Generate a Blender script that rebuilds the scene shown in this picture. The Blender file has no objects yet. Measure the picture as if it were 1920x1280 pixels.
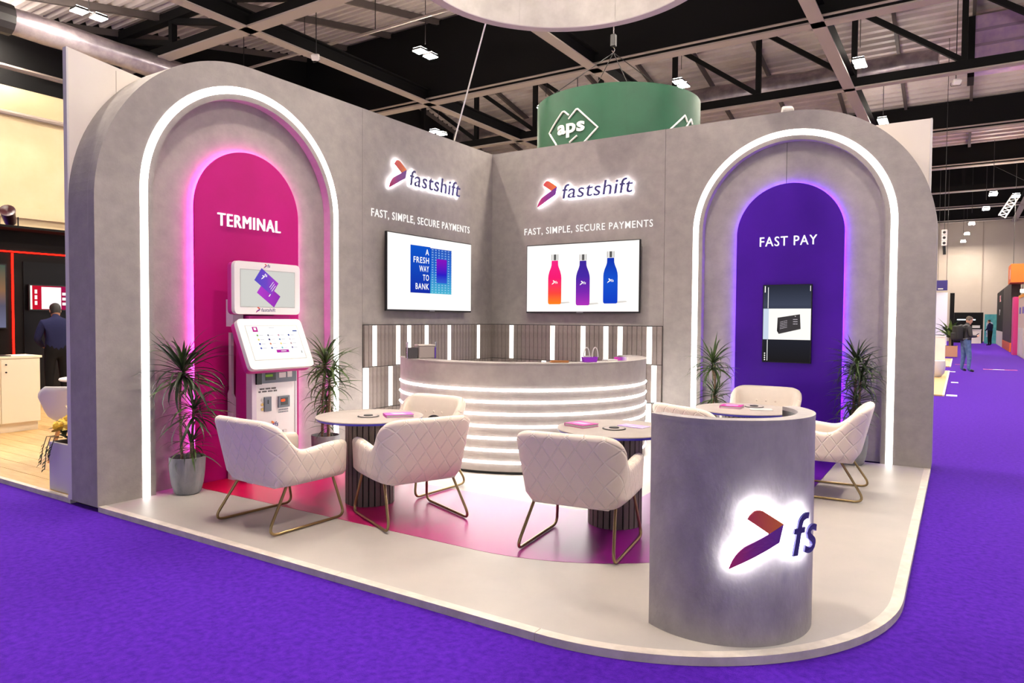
import bpy, bmesh, math, random
from mathutils import Vector, Matrix, Euler
R_ = math.radians
random.seed(7)
S = bpy.context.scene
COL = S.collection
PI = math.pi

# ------------------------------------------------------------------ camera, world, exposure
cam_d = bpy.data.cameras.new('camera'); cam = bpy.data.objects.new('camera', cam_d); COL.objects.link(cam)
cam_d.sensor_width = 36.0; cam_d.lens = 36.0 * 1311.22 / 1920.0; cam_d.clip_end = 300
_r = Vector((0.84161953, 0.54002602, 0.00696128)); _u = Vector((-0.02310203, 0.02312028, 0.99946573)); _f = Vector((-0.53957656, 0.8413307, -0.03193418))
cam.matrix_world = Matrix(((_r.x, _u.x, -_f.x, 5.85193), (_r.y, _u.y, -_f.y, -8.55681), (_r.z, _u.z, -_f.z, 1.58586), (0, 0, 0, 1)))
S.camera = cam
S.view_settings.view_transform = 'Standard'; S.view_settings.look = 'None'
S.view_settings.exposure = 0.15; S.view_settings.gamma = 1.0; S.view_settings.use_curve_mapping = False
w = bpy.data.worlds.new('world'); S.world = w; w.use_nodes = True
w.node_tree.nodes['Background'].inputs[0].default_value = (0.97, 0.97, 1.0, 1)
w.node_tree.nodes['Background'].inputs[1].default_value = 0.85
LAMP = 660.0          # radiance of the hall lamps' diffusers
LED = 6.0             # radiance of the white LED strips

# ------------------------------------------------------------------ helpers
def lin(c):
    f = lambda v: (v / 255 / 12.92) if v / 255 <= 0.04045 else ((v / 255 + 0.055) / 1.055) ** 2.4
    return (f(c[0]), f(c[1]), f(c[2]), 1)
MATS = {}
def mat(name, c, rough=0.6, metal=0.0, c2=None, scale=3.0, detail=6.0, bump=0.0, bscale=60.0, stretch=None, coat=0.0, lo=0.35, hi=0.65, spec=0.5):
    if name in MATS: return MATS[name]
    m = bpy.data.materials.new(name); m.use_nodes = True; nt = m.node_tree; b = nt.nodes['Principled BSDF']
    b.inputs['Base Color'].default_value = lin(c); b.inputs['Roughness'].default_value = rough; b.inputs['Metallic'].default_value = metal
    b.inputs['Coat Weight'].default_value = coat; b.inputs['Specular IOR Level'].default_value = spec
    if c2 or bump:
        tc = nt.nodes.new('ShaderNodeTexCoord'); src = tc.outputs['Object']
        if stretch:
            mp = nt.nodes.new('ShaderNodeMapping'); mp.inputs['Scale'].default_value = stretch
            nt.links.new(src, mp.inputs['Vector']); src = mp.outputs['Vector']
    if c2:
        n = nt.nodes.new('ShaderNodeTexNoise'); n.inputs['Scale'].default_value = scale; n.inputs['Detail'].default_value = detail; n.inputs['Roughness'].default_value = 0.62
        rp = nt.nodes.new('ShaderNodeValToRGB'); rp.color_ramp.elements[0].position = lo; rp.color_ramp.elements[1].position = hi
        rp.color_ramp.elements[0].color = lin(c); rp.color_ramp.elements[1].color = lin(c2)
        nt.links.new(src, n.inputs['Vector']); nt.links.new(n.outputs['Fac'], rp.inputs['Fac']); nt.links.new(rp.outputs['Color'], b.inputs['Base Color'])
    if bump:
        n = nt.nodes.new('ShaderNodeTexNoise'); n.inputs['Scale'].default_value = bscale; n.inputs['Detail'].default_value = 4
        bp = nt.nodes.new('ShaderNodeBump'); bp.inputs['Strength'].default_value = bump; bp.inputs['Distance'].default_value = 0.01
        nt.links.new(src, n.inputs['Vector']); nt.links.new(n.outputs['Fac'], bp.inputs['Height']); nt.links.new(bp.outputs['Normal'], b.inputs['Normal'])
    MATS[name] = m; return m
def emit(name, c, strength):
    if name in MATS: return MATS[name]
    m = bpy.data.materials.new(name); m.use_nodes = True; nt = m.node_tree; nt.nodes.remove(nt.nodes['Principled BSDF'])
    e = nt.nodes.new('ShaderNodeEmission'); e.inputs[0].default_value = lin(c); e.inputs[1].default_value = strength
    nt.links.new(e.outputs[0], nt.nodes['Material Output'].inputs[0]); MATS[name] = m; return m
def ramp_mat(name, stops, axis, emission=0.0, rough=0.4, coord='Generated', fn=None):
    """colour gradient along one axis (print or picture), lit or, for screens, emissive"""
    if name in MATS: return MATS[name]
    m = bpy.data.materials.new(name); m.use_nodes = True; nt = m.node_tree; b = nt.nodes['Principled BSDF']
    tc = nt.nodes.new('ShaderNodeTexCoord'); sp = nt.nodes.new('ShaderNodeSeparateXYZ'); rp = nt.nodes.new('ShaderNodeValToRGB')
    nt.links.new(tc.outputs[coord], sp.inputs[0])
    if fn:
        ad = nt.nodes.new('ShaderNodeMath'); ad.operation = 'ADD'; nt.links.new(sp.outputs[0], ad.inputs[0]); nt.links.new(sp.outputs[1], ad.inputs[1])
        ml = nt.nodes.new('ShaderNodeMath'); ml.operation = 'MULTIPLY_ADD'; ml.inputs[1].default_value = fn[0]; ml.inputs[2].default_value = fn[1]
        nt.links.new(ad.outputs[0], ml.inputs[0]); nt.links.new(ml.outputs[0], rp.inputs[0])
    else: nt.links.new(sp.outputs['XYZ'.index(axis)], rp.inputs[0])
    el = rp.color_ramp.elements
    el[0].position = stops[0][0]; el[0].color = lin(stops[0][1]); el[1].position = stops[-1][0]; el[1].color = lin(stops[-1][1])
    for p, c in stops[1:-1]: e = el.new(p); e.color = lin(c)
    if emission:
        nt.nodes.remove(b); e = nt.nodes.new('ShaderNodeEmission'); e.inputs[1].default_value = emission
        nt.links.new(rp.outputs[0], e.inputs[0]); nt.links.new(e.outputs[0], nt.nodes['Material Output'].inputs[0])
    else:
        nt.links.new(rp.outputs[0], b.inputs['Base Color']); b.inputs['Roughness'].default_value = rough
    MATS[name] = m; return m

class MB:
    def __init__(s): s.v = []; s.f = []; s.m = []; s.mi = 0; s.T = None
    def add(s, vs, fs):
        o = len(s.v)
        for p in vs:
            p = Vector(p); s.v.append(tuple(s.T @ p) if s.T else tuple(p))
        for f in fs: s.f.append(tuple(i + o for i in f)); s.m.append(s.mi)
        return s
    def box(s, x0, x1, y0, y1, z0, z1, b=0.0):
        if b > 0:
            pts = []
            for z, i in ((z0, b), (z0 + b, 0), (z1 - b, 0), (z1, b)):
                for (x, y) in ((x0 + i + b, y0 + i), (x1 - i - b, y0 + i), (x1 - i, y0 + i + b), (x1 - i, y1 - i - b), (x1 - i - b, y1 - i), (x0 + i + b, y1 - i), (x0 + i, y1 - i - b), (x0 + i, y0 + i + b)):
                    pts.append((x, y, z))
            fs = [tuple(range(7, -1, -1)), tuple(range(24, 32))]
            for k in range(3):
                for j in range(8): fs.append((k * 8 + j, k * 8 + (j + 1) % 8, k * 8 + 8 + (j + 1) % 8, k * 8 + 8 + j))
            return s.add(pts, fs)
        v = [(x, y, z) for z in (z0, z1) for (x, y) in ((x0, y0), (x1, y0), (x1, y1), (x0, y1))]
        return s.add(v, [(3, 2, 1, 0), (4, 5, 6, 7), (0, 1, 5, 4), (1, 2, 6, 5), (2, 3, 7, 6), (3, 0, 4, 7)])
    def prism(s, poly, z0, z1):
        n = len(poly); a = sum(poly[i][0] * poly[(i + 1) % n][1] - poly[(i + 1) % n][0] * poly[i][1] for i in range(n))
        if a < 0: poly = poly[::-1]
        return s.add([(x, y, z0) for x, y in poly] + [(x, y, z1) for x, y in poly],
                     [tuple(range(n - 1, -1, -1)), tuple(range(n, 2 * n))] + [(i, (i + 1) % n, n + (i + 1) % n, n + i) for i in range(n)])
    def lathe(s, prof, n=24, a0=0.0, a1=2 * PI, c=(0, 0)):
        full = abs(a1 - a0 - 2 * PI) < 1e-6; k = n if full else n + 1; vs = []; fs = []
        for r, z in prof:
            for i in range(k):
                a = a0 + (a1 - a0) * i / n; vs.append((c[0] + r * math.cos(a), c[1] + r * math.sin(a), z))
        for j in range(len(prof) - 1):
            for i in range(n):
                i2 = (i + 1) % k; fs.append((j * k + i, j * k + i2, (j + 1) * k + i2, (j + 1) * k + i))
        return s.add(vs, fs)
    def cyl(s, p, r, z0, z1, n=16, r1=None):
        r1 = r if r1 is None else r1
        return s.lathe([(0.0001, z0), (r, z0), (r1, z1), (0.0001, z1)], n, c=p)
    def tube(s, path, r, n=8, closed=False, cap=True):
        P = [Vector(p) for p in path]; N = len(P); vs = []; fs = []; rr = r if isinstance(r, (list, tuple)) else [r] * N; up = None
        for i in range(N):
            a = P[(i - 1) % N] if (closed or i > 0) else P[i]; b = P[(i + 1) % N] if (closed or i < N - 1) else P[i]
            t = (b - a).normalized()
            if up is None: up = Vector((0, 0, 1)) if abs(t.z) < 0.9 else Vector((1, 0, 0))
            x = t.cross(up).normalized(); up = x.cross(t).normalized()
            for k in range(n):
                an = 2 * PI * k / n; vs.append(P[i] + (x * math.cos(an) + up * math.sin(an)) * rr[i])
        for i in range(N if closed else N - 1):
            j = (i + 1) % N
            for k in range(n): fs.append((i * n + k, i * n + (k + 1) % n, j * n + (k + 1) % n, j * n + k))
        if cap and not closed: fs += [tuple(range(n - 1, -1, -1)), tuple((N - 1) * n + k for k in range(n))]
        return s.add(vs, fs)
    def bar(s, a, b, w, h=None):
        """rectangular bar between two points"""
        a, b = Vector(a), Vector(b); h = w if h is None else h; t = (b - a).normalized()
        u = Vector((0, 0, 1)) if abs(t.z) < 0.95 else Vector((1, 0, 0)); x = t.cross(u).normalized() * w / 2; y = x.cross(t).normalized() * h / 2
        v = [p + sx * x + sy * y for p in (a, b) for sx, sy in ((-1, -1), (1, -1), (1, 1), (-1, 1))]
        return s.add(v, [(3, 2, 1, 0), (4, 5, 6, 7), (0, 1, 5, 4), (1, 2, 6, 5), (2, 3, 7, 6), (3, 0, 4, 7)])
    def mesh(s, name, mats, smooth=False, tri=True):
        me = bpy.data.meshes.new(name); me.from_pydata([tuple(p) for p in s.v], [], s.f)
        for m in (mats if isinstance(mats, (list, tuple)) else [mats]): me.materials.append(m)
        bm = bmesh.new(); bm.from_mesh(me); bm.faces.ensure_lookup_table()
        for i, f in enumerate(bm.faces): f.material_index = s.m[i]
        big = [f for f in bm.faces if len(f.verts) > 8]
        if big and tri: bmesh.ops.triangulate(bm, faces=big)
        bmesh.ops.recalc_face_normals(bm, faces=bm.faces)
        bm.to_mesh(me); bm.free()
        if smooth:
            for p in me.polygons: p.use_smooth = True
            me.set_sharp_from_angle(angle=R_(38))
        me.update(); return me
    def build(s, name, mats, parent=None, smooth=False):
        return obj(name, s.mesh(name, mats, smooth), parent)
def obj(name, me, parent=None, loc=None, rot=None, sc=None):
    o = bpy.data.objects.new(name, me); COL.objects.link(o)
    if parent: o.parent = parent
    if loc is not None: o.location = loc
    if rot is not None: o.rotation_euler = rot
    if sc is not None: o.scale = sc
    return o
def tag(o, label=None, cat=None, group=None, kind=None):
    if label: o['label'] = label
    if cat: o['category'] = cat
    if group: o['group'] = group
    if kind: o['kind'] = kind
    return o
def thing(name, label, cat, loc=(0, 0, 0), rot=(0, 0, 0), group=None):
    o = bpy.data.objects.new(name, None); COL.objects.link(o); o.location = loc; o.rotation_euler = rot; o.empty_display_size = 0.1
    return tag(o, label, cat, group)
def copy_tree(o, parent=None):
    c = o.copy(); COL.objects.link(c)
    if parent: c.parent = parent
    for ch in list(o.children): copy_tree(ch, c)
    return c
ROT = {'L': (R_(90), 0, R_(90)), 'R': (R_(90), 0, 0)}     # wall frames: x right along the wall, y up, z out of the wall
def W(side, a, z, n=0.0): return (n, a, z) if side == 'L' else (a, -n, z)
def on_wall(side, name, label, cat, a, z, n=0.0, group=None): return thing(name, label, cat, W(side, a, z, n), ROT[side], group)
def arc(cx, cy, r, a0, a1, n=24): return [(cx + r * math.cos(R_(a0 + (a1 - a0) * i / n)), cy + r * math.sin(R_(a0 + (a1 - a0) * i / n))) for i in range(n + 1)]
def fillet(pts, r, n=5, closed=False):
    P = [Vector(p) for p in pts]; out = []; N = len(P)
    for i in range(N):
        if not closed and i in (0, N - 1): out.append(P[i]); continue
        a, b, c = P[i - 1], P[i], P[(i + 1) % N]; d1 = (a - b).normalized(); d2 = (c - b).normalized(); an = d1.angle(d2)
        t = min(r / math.tan(an / 2), (a - b).length * 0.49, (c - b).length * 0.49); p1, p2 = b + d1 * t, b + d2 * t
        for k in range(n + 1):
            q = k / n; out.append(p1 * (1 - q) ** 2 + b * 2 * q * (1 - q) + p2 * q ** 2)
    return out
def rrect(x0, x1, y0, y1, r, n=5): return [(p.x, p.y) for p in fillet([(x0, y0, 0), (x1, y0, 0), (x1, y1, 0), (x0, y1, 0)], r, n, True)]

# ---- lettering
_TXT = {}
def raw_text(s, bold=0.0, extrude=0.0):
    k = (s, bold, extrude)
    if k in _TXT: return _TXT[k]
    cu = bpy.data.curves.new('text', 'FONT'); cu.body = s; cu.size = 1.0; cu.offset = bold; cu.space_character = 1.14 if s.isupper() else 1.06; cu.extrude = extrude; cu.resolution_u = 3
    o = bpy.data.objects.new('text', cu); COL.objects.link(o); bpy.context.view_layer.update()
    me = bpy.data.meshes.new_from_object(o.evaluated_get(bpy.context.evaluated_depsgraph_get()))
    bpy.data.objects.remove(o); bpy.data.curves.remove(cu)
    vs = [v.co.copy() for v in me.vertices]; fs = [tuple(p.vertices) for p in me.polygons]; bpy.data.meshes.remove(me)
    _TXT[k] = (vs, fs); return _TXT[k]
def cap_h(bold):
    vs, _ = raw_text('H', bold); return max(v.y for v in vs) - min(v.y for v in vs)
def text_geo(s, x0, x1, y0, cap, bold=0.0, z0=0.0, z1=0.002, shear=0.0):
    """glyph outlines scaled so that the word runs from x0 to x1, its capitals cap high, between depths z0 and z1"""
    vs, fs = raw_text(s, bold, 0.01); a = min(v.x for v in vs); b = max(v.x for v in vs); sy = cap / cap_h(bold); base = min(v.y for v in raw_text('H', bold)[0])
    out = []
    for v in vs:
        x = x0 + (v.x - a) / (b - a) * (x1 - x0); y = (v.y - base) * sy
        out.append((x + shear * y, y0 + y, z0 if v.z < 0 else z1))
    return out, fs
def islands(vs, fs):
    # weld coincident points, group into glyph islands, merge pieces that overlap in x (dot of i)
    key = {}; idx = []
    for v in vs:
        k = (round(v[0], 5), round(v[1], 5)); idx.append(key.setdefault(k, len(key)))
    par = list(range(len(key)))
    def fd(i):
        while par[i] != i: par[i] = par[par[i]]; i = par[i]
        return i
    for f in fs:
        for q in f[1:]:
            a, b = fd(idx[f[0]]), fd(idx[q])
            if a != b: par[a] = b
    G = {}
    for f in fs: G.setdefault(fd(idx[f[0]]), []).append(f)
    L = []
    for g in G.values():
        xs = [vs[i][0] for f in g for i in f]; L.append([min(xs), max(xs), g])
    L.sort(key=lambda t: t[0]); out = []
    for l in L:
        if out:
            o = out[-1]; ov = min(o[1], l[1]) - max(o[0], l[0])
            if ov > 0.6 * min(o[1] - o[0], l[1] - l[0]): o[2] += l[2]; o[0] = min(o[0], l[0]); o[1] = max(o[1], l[1]); continue
        out.append(l)
    return [o[2] for o in out]
def letters(parent, s, x0, x1, y0, cap, mtl, bold=0.0, z0=0.0, z1=0.01, shear=0.0, name='letter', warp=None, split=True, label=None):
    vs, fs = text_geo(s, x0, x1, y0, cap, bold, z0, z1, 0.0); res = []
    for g in (islands(vs, fs) if split else [fs]):
        ids = sorted({i for f in g for i in f}); mp = {i: k for k, i in enumerate(ids)}
        P = [(vs[i][0] + shear * (vs[i][1] - y0), vs[i][1], vs[i][2]) for i in ids]
        if warp: P = [warp(p) for p in P]
        m = MB(); m.add(P, [tuple(mp[i] for i in f) for f in g]); o = m.build(name, mtl, parent)
        if label: o['label'] = label
        res.append(o)
    return res
A_TOP = [(.311, .85), (.34, .9), (.387, .95), (.43, .985), (.484, 1.0), (.54, 1.0), (.597, .985), (1.0, .751), (.706, .603)]
A_LOW = [(1.0, .747), (.919, .447), (0, 0), (.03, .08), (.065, .156), (.12, .24), (.194, .323), (.27, .385), (.355, .429), (.706, .6)]
def poly_scaled(P, x0, y0, wd, ht): return [(x0 + x * wd, y0 + y * ht) for x, y in P]
def arrow(parent, x0, y0, wd, ht, z0, z1, mt, ml, warp=None):
    for nm, P, m in (('arrow_top', A_TOP, mt), ('arrow_base', A_LOW, ml)):
        q = MB(); q.prism(poly_scaled(P, x0, y0, wd, ht), z0, z1)
        if warp: q = warped(q, warp)
        q.build(nm, m, parent)
def warped(q, warp, cuts=3):
    bm = bmesh.new(); vv = [bm.verts.new(p) for p in q.v]
    for f in q.f: bm.faces.new([vv[i] for i in f])
    bmesh.ops.triangulate(bm, faces=bm.faces); bmesh.ops.subdivide_edges(bm, edges=bm.edges, cuts=cuts, use_grid_fill=True)
    bm.verts.index_update(); r = MB(); r.add([warp(tuple(v.co)) for v in bm.verts], [tuple(v.index for v in f.verts) for f in bm.faces]); bm.free(); return r

# ------------------------------------------------------------------ materials
M_CONC = mat('microcement', (140, 133, 130), 0.72, c2=(167, 158, 153), lo=.2, hi=.8, scale=7, detail=13, bump=0.12, bscale=55)
M_CONC2 = mat('microcement_counter', (152, 144, 140), 0.6, c2=(176, 168, 163), lo=.2, hi=.8, scale=7, detail=9, bump=0.10, bscale=60)
M_CONC3 = mat('microcement_podium', (136, 130, 131), 0.55, c2=(168, 161, 160), lo=.2, hi=.8, scale=9, detail=13, bump=0.15, bscale=50, stretch=(1, 1, 0.6))
M_SLAT = mat('slat_grey', (128, 116, 111), 0.6, c2=(146, 134, 128), scale=6)
M_LED = emit('led_white', (255, 250, 242), LED)
M_LEDSLAT = emit('led_slat', (255, 247, 235), 3.0)
M_COUNTLED = emit('led_counter', (255, 250, 244), 19.0)
M_HALO = emit('halo_white', (250, 250, 255), 30.0); M_HALO2 = emit('halo_podium', (250, 250, 255), 85.0)
M_PINK = mat('magenta_panel', (188, 8, 120), 0.5, c2=(180, 10, 112), scale=2, spec=.25)
M_PURP = mat('purple_panel', (72, 8, 160), 0.5, c2=(66, 6, 150), scale=2, spec=.25)
M_PINKLED = emit('led_pink', (255, 70, 222), 60.0)
M_PURPLED = emit('led_purple', (122, 22, 255), 60.0)
M_WHITE = mat('white_laminate', (214, 208, 205), 0.45)
M_WHITE2 = mat('white_panel', (226, 214, 203), 0.6, c2=(232, 222, 212), scale=1.2)
M_BLACK = mat('black_satin', (16, 15, 18), 0.4)
M_BLACKM = mat('black_paint', (13, 12, 13), 0.75, spec=0.2)
M_DARK = mat('dark_steel', (34, 31, 33), 0.55)
M_BRASS = mat('brass', (158, 136, 98), 0.3, 1.0)
M_CHROME = mat('chrome', (215, 215, 218), 0.12, 1.0)
M_FLOOR = mat('platform_vinyl', (160, 153, 149), 0.46, c2=(170, 162, 156), scale=1.1, bump=0.02, bscale=300)
M_TRIM = mat('platform_edge', (186, 176, 166), 0.5, c2=(206, 196, 186), scale=9, detail=6)
M_CARPET = mat('purple_carpet', (56, 10, 136), 0.98, c2=(80, 26, 168), scale=26, detail=14, bump=0.5, bscale=260, spec=0.1)
_b = M_CARPET.node_tree.nodes['Principled BSDF']; _b.inputs['Sheen Weight'].default_value = .22; _b.inputs['Sheen Roughness'].default_value = .45; _b.inputs['Sheen Tint'].default_value = lin((190, 130, 250))
M_WOODF = mat('light_oak_floor', (184, 148, 96), 0.5, c2=(204, 168, 114), scale=3, stretch=(1, 7, 1))
M_NAVY = mat('navy_letter', (58, 54, 116), 0.4)
M_INDIGO = mat('indigo_edge', (44, 40, 170), 0.45)
M_TABLE = mat('table_top', (168, 157, 150), 0.45, c2=(178, 167, 160), scale=6)
M_ATOP = ramp_mat('arrow_orange', [(0.0, (205, 62, 84)), (1.0, (226, 120, 40))], 'X')
M_ALOW = ramp_mat('arrow_violet', [(0.0, (200, 50, 110)), (0.5, (140, 48, 140)), (1.0, (104, 52, 150))], 'X')
M_GREEN = mat('leaf_green', (52, 78, 34), 0.45, c2=(84, 108, 48), scale=4)
M_GREEN2 = mat('leaf_dark', (34, 50, 30), 0.45, c2=(56, 70, 40), scale=4)
M_STEM = mat('cane_stem', (150, 124, 96), 0.7, c2=(92, 70, 52), scale=30, stretch=(1, 1, 3))
M_SOIL = mat('soil', (40, 30, 24), 0.95)
M_POT = mat('pot_grey', (116, 116, 122), 0.8, c2=(142, 140, 144), scale=14, stretch=(1, 1, .3))
M_SKIN = mat('skin', (196, 146, 118), 0.55)

def fabric():
    m = bpy.data.materials.new('quilted_velvet'); m.use_nodes = True; nt = m.node_tree; b = nt.nodes['Principled BSDF']
    b.inputs['Roughness'].default_value = 0.75; b.inputs['Sheen Weight'].default_value = 0.25
    uv = nt.nodes.new('ShaderNodeUVMap'); uv.uv_map = 'UVMap'; sp = nt.nodes.new('ShaderNodeSeparateXYZ'); nt.links.new(uv.outputs[0], sp.inputs[0])
    def M(op, a, b_=None, c=None):
        n = nt.nodes.new('ShaderNodeMath'); n.operation = op
        for i, v in enumerate((a, b_, c)):
            if v is None: continue
            if isinstance(v, (int, float)): n.inputs[i].default_value = v
            else: nt.links.new(v, n.inputs[i])
        return n.outputs[0]
    sx = M('MULTIPLY', sp.outputs[0], 8.2); sy = M('MULTIPLY', sp.outputs[1], 6.2)
    d = []
    for op in ('ADD', 'SUBTRACT'):
        t = M('FRACT', M(op, sx, sy)); d.append(M('ABSOLUTE', M('SUBTRACT', t, 0.5)))
    near = M('MAXIMUM', d[0], d[1])                     # 0.5 on a stitch line
    line = M('SMOOTH_MIN', M('MULTIPLY', M('SUBTRACT', 0.5, near), 14.0), 1.0, 0.2)
    bp = nt.nodes.new('ShaderNodeBump'); bp.inputs['Strength'].default_value = 0.6; bp.inputs['Distance'].default_value = 0.007
    nt.links.new(line, bp.inputs['Height']); nt.links.new(bp.outputs[0], b.inputs['Normal'])
    th = nt.nodes.new('ShaderNodeValToRGB'); th.color_ramp.elements[0].position = 0.0; th.color_ramp.elements[1].position = 0.42
    th.color_ramp.elements[0].color = lin((246, 236, 222)); th.color_ramp.elements[1].color = lin((238, 221, 204))
    nt.links.new(line, th.inputs[0]); nt.links.new(th.outputs[0], b.inputs['Base Color'])
    MATS['quilt'] = m; return m
M_QUILT = fabric()
M_VELVET = mat('plain_velvet', (224, 210, 196), 0.75, c2=(230, 216, 202), scale=7)

# ------------------------------------------------------------------ the hall: carpet, ceiling, far walls
m = MB(); m.box(-30, 40, -22, 62, -0.1, 0); tag(m.build('floor', M_CARPET), kind='structure')
H, L1 = 4.0, 5.634
PZ = 0.04
def deck_z(y):
    k = (y - 15.55) / 31.9; k = k - math.floor(k + 0.5); return 13.43 - 0.205 * abs(k * 31.9)
M_DECK = mat('roof_deck', (186, 176, 172), 0.45, 0.0, c2=(206, 196, 192), scale=.6)
m = MB(); y = -28.0; prof = []
while y < 62:
    for dy, dz in ((0, 0), (0.15, 0), (0.20, 0.16), (0.35, 0.16)):
        prof.append((y + dy, deck_z(y + dy) + dz))
    y += 0.40
vs = []; fs = []
for (yy, zz) in prof: vs += [(-26, yy, zz), (34, yy, zz)]
for i in range(len(prof) - 1): fs.append((2 * i, 2 * i + 1, 2 * i + 3, 2 * i + 2))
m.add(vs, fs); CEIL = tag(m.build('ceiling', M_DECK), kind='structure')
M_PURLIN = mat('purlin_grey', (84, 76, 74), 0.6)
M_FLANGE = mat('beam_flange', (164, 154, 147), 0.6)
pm = {}
for x in [-22.8 + 2.4 * k for k in range(21)]:
    q = MB()
    for a, b in ((-16.35, -.4), (-.4, 15.55), (15.55, 31.5), (31.5, 47.45)):
        q.bar((x, a, deck_z(a) - 0.11), (x, b, deck_z(b) - 0.11), 0.11, 0.21)
    q.build('purlin', M_PURLIN, CEIL)
# hall walls
m = MB(); m.box(-26, 34, 61, 61.3, 0, 13); WB = tag(m.build('wall_far', mat('far_wall', (186, 172, 158), .7, c2=(192, 179, 166), scale=.5)), kind='structure')
for k in range(16):
    q = MB(); q.box(-20 + k * 3.4, -20 + k * 3.4 + 0.08, 60.93, 61.02, 0.02, 12.0); q.build('wall_rib', mat('rib_cream', (166, 152, 140), .7), WB)
M_CREAM = mat('cream_wall', (188, 166, 130), 0.8, c2=(194, 174, 140), scale=.8)
m = MB(); m.box(-18.4, -18, -26, 61, 0, 8.37); WL = tag(m.build('wall_side', M_CREAM), kind='structure')
m = MB(); m.box(-18.0, -17.87, -26, 61, 4.51, 4.83); m.build('ledge', M_CREAM, WL)
m = MB(); m.box(-18.0, -17.8, -26, 61, 3.69, 4.16); m.build('ledge', mat('ledge_grey', (150, 138, 140), .7), WL)
m = MB(); m.box(-18.8, -18, -26, 61, 8.37, 13); tag(m.build('trim_1', M_BLACKM), kind='structure')

# ---- roof steel
def y_beam(x, y0, y1, zb, label):
    t = thing('roof_beam', label, 'beam', (x, y0, zb))
    q = MB(); q.box(-.18, .18, 0, y1 - y0, 0, .04); q.build('bottom_flange', M_FLANGE, t)
    q = MB(); q.box(-.025, .025, 0, y1 - y0, .04, .46); q.build('web', M_BLACKM, t)
    q = MB(); q.box(-.18, .18, 0, y1 - y0, .46, .5); q.build('top_flange', M_BLACKM, t)
y_beam(-11.32, -18, 60.9, 9.7, 'long black roof beam crossing above the magenta arch with a pale underside')
y_beam(-4.36, -18, 60.9, 9.7, 'black roof beam with a reddish pale underside running in behind the hanging ring')
y_beam(2.37, -18, 60.9, 9.7, 'roof beam with a pale underside rising from above the purple arch')
y_beam(9.26, -18, 60.9, 9.7, 'roof beam over the aisle at the right edge')
def x_truss(y, x0, x1, zb, label, posts=None, curtain=False, fat=0.2):
    t = thing('roof_truss', label, 'truss', (0, y, zb)); zt = deck_z(y) - 0.35 - zb
    q = MB(); q.box(x0, x1, -fat, fat, 0, .05); q.build('bottom_flange', M_FLANGE, t)
    q = MB(); q.box(x0, x1, -.08, .08, .05, .38); q.build('bottom_chord', M_BLACKM, t)
    q = MB(); q.box(x0, x1, -.12, .12, zt, zt + .28); q.build('top_chord', M_BLACKM, t)
    for i, p in enumerate(posts or []):
        q = MB(); q.box(p - .09, p + .09, -.09, .09, .38, zt); q.build('post', M_BLACKM, t)
        if i: q = MB(); q.bar((posts[i - 1], 0, zt), (p - .06, 0, .40), .165); q.build('diagonal', M_BLACKM, t)
    if curtain:
        c = tag(MB().box(x0, x1, -.03, .03, .02, zt + .25).build('smoke_curtain', M_BLACKM), 'black curtain on the ' + label , 'curtain')
        c.location = (0, y - .14, zb)
        q = MB(); q.tube([(x0, -.12, zt - .02), (x1, -.12, zt - .02)], .05, 8); q.build('sprinkler_pipe', M_FLANGE, t)
        q = MB(); q.tube([(x0, -.25, .14), (x1, -.25, .14)], .035, 6); q.build('cable_tray', mat('tray', (170, 158, 150), .5), t)
P3 = [-.74 + 3.245 * k for k in range(-7, 4)]
x_truss(4.29, -26, 12, 9.7, 'nearest roof truss above the left wall', [-26.9 + 2.97 * k for k in range(13)])
x_truss(12.32, -26, 30, 9.7, 'roof truss with a pale underside behind the green drum sign', None, True)
x_truss(18.71, -24, 30, 9.7, 'roof truss with open black posts and diagonals', P3 + [8.99 + 3.2, 15.4], False, .15)
x_truss(27.06, -25, 33, 9.7, 'roof truss right of the purple arch, first of the far row', [5.79, 9.07], True)
x_truss(35.28, -25, 33, 9.7, 'roof truss above the aisle, second of the far row', None, True)
x_truss(43.5, -25, 33, 9.7, 'roof truss above the aisle, third of the far row', [5.79, 9.07, 12.3], False)
x_truss(51.1, -25, 33, 9.7, 'roof truss above the aisle, fourth of the far row', None, True)
x_truss(59.2, -25, 33, 9.7, 'roof truss nearest the far end wall', None, True)
M_FOIL = mat('foil_duct', (186, 176, 182), 0.32, 0.8, c2=(150, 140, 150), scale=2.5, bump=0.9, bscale=5)
M_FOIL2 = mat('foil_lilac_lit', (206, 176, 206), 0.4, 0.45, c2=(180, 150, 200), scale=2.5, bump=0.8, bscale=5)  # purple light on the silver foil is put into its colour
t = thing('air_duct', 'silver foil wrapped round duct behind the open black truss', 'duct', (0, 21.24, 10.97))
q = MB()
q.tube([(-16.7 + 1.14 * k, 0, .03 * (-1) ** k) for k in range(20)], [.50 + .02 * ((k * 7) % 3 - 1) for k in range(20)], 16); q.build('duct_tube', M_FOIL, t, True)
for k in range(6): q = MB(); q.lathe([(.06, -.04), (.18, -.04), (.18, .03), (.06, .03)], 12, c=(0, 0)); o = q.build('duct_spigot', M_DARK, t); o.location = (-12.9 + 3.3 * k, -.36, -.33); o.rotation_euler = (R_(65), 0, 0)
t = thing('air_duct', 'big foil clad box duct at the top right corner, lilac light in its colour', 'duct', (6.04, 20.2, 10.24))
MB().box(0, 15, 0, 1.0, 0, 1.75).build('duct_box', M_FOIL2, t)
for k in range(3): MB().box(-.01, 15, -.04, 0, .2 + .5 * k, .29 + .5 * k).build('duct_band', mat('band', (150, 128, 156), .5, .4), t)
MB().box(-.2, 0, -.05, 1.0, -.3, 1.75).build('duct_end', M_BLACKM, t)
t = thing('air_duct', 'silver foil duct running over the cream side wall', 'duct', (-15.8, 0, 9.5))
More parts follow.
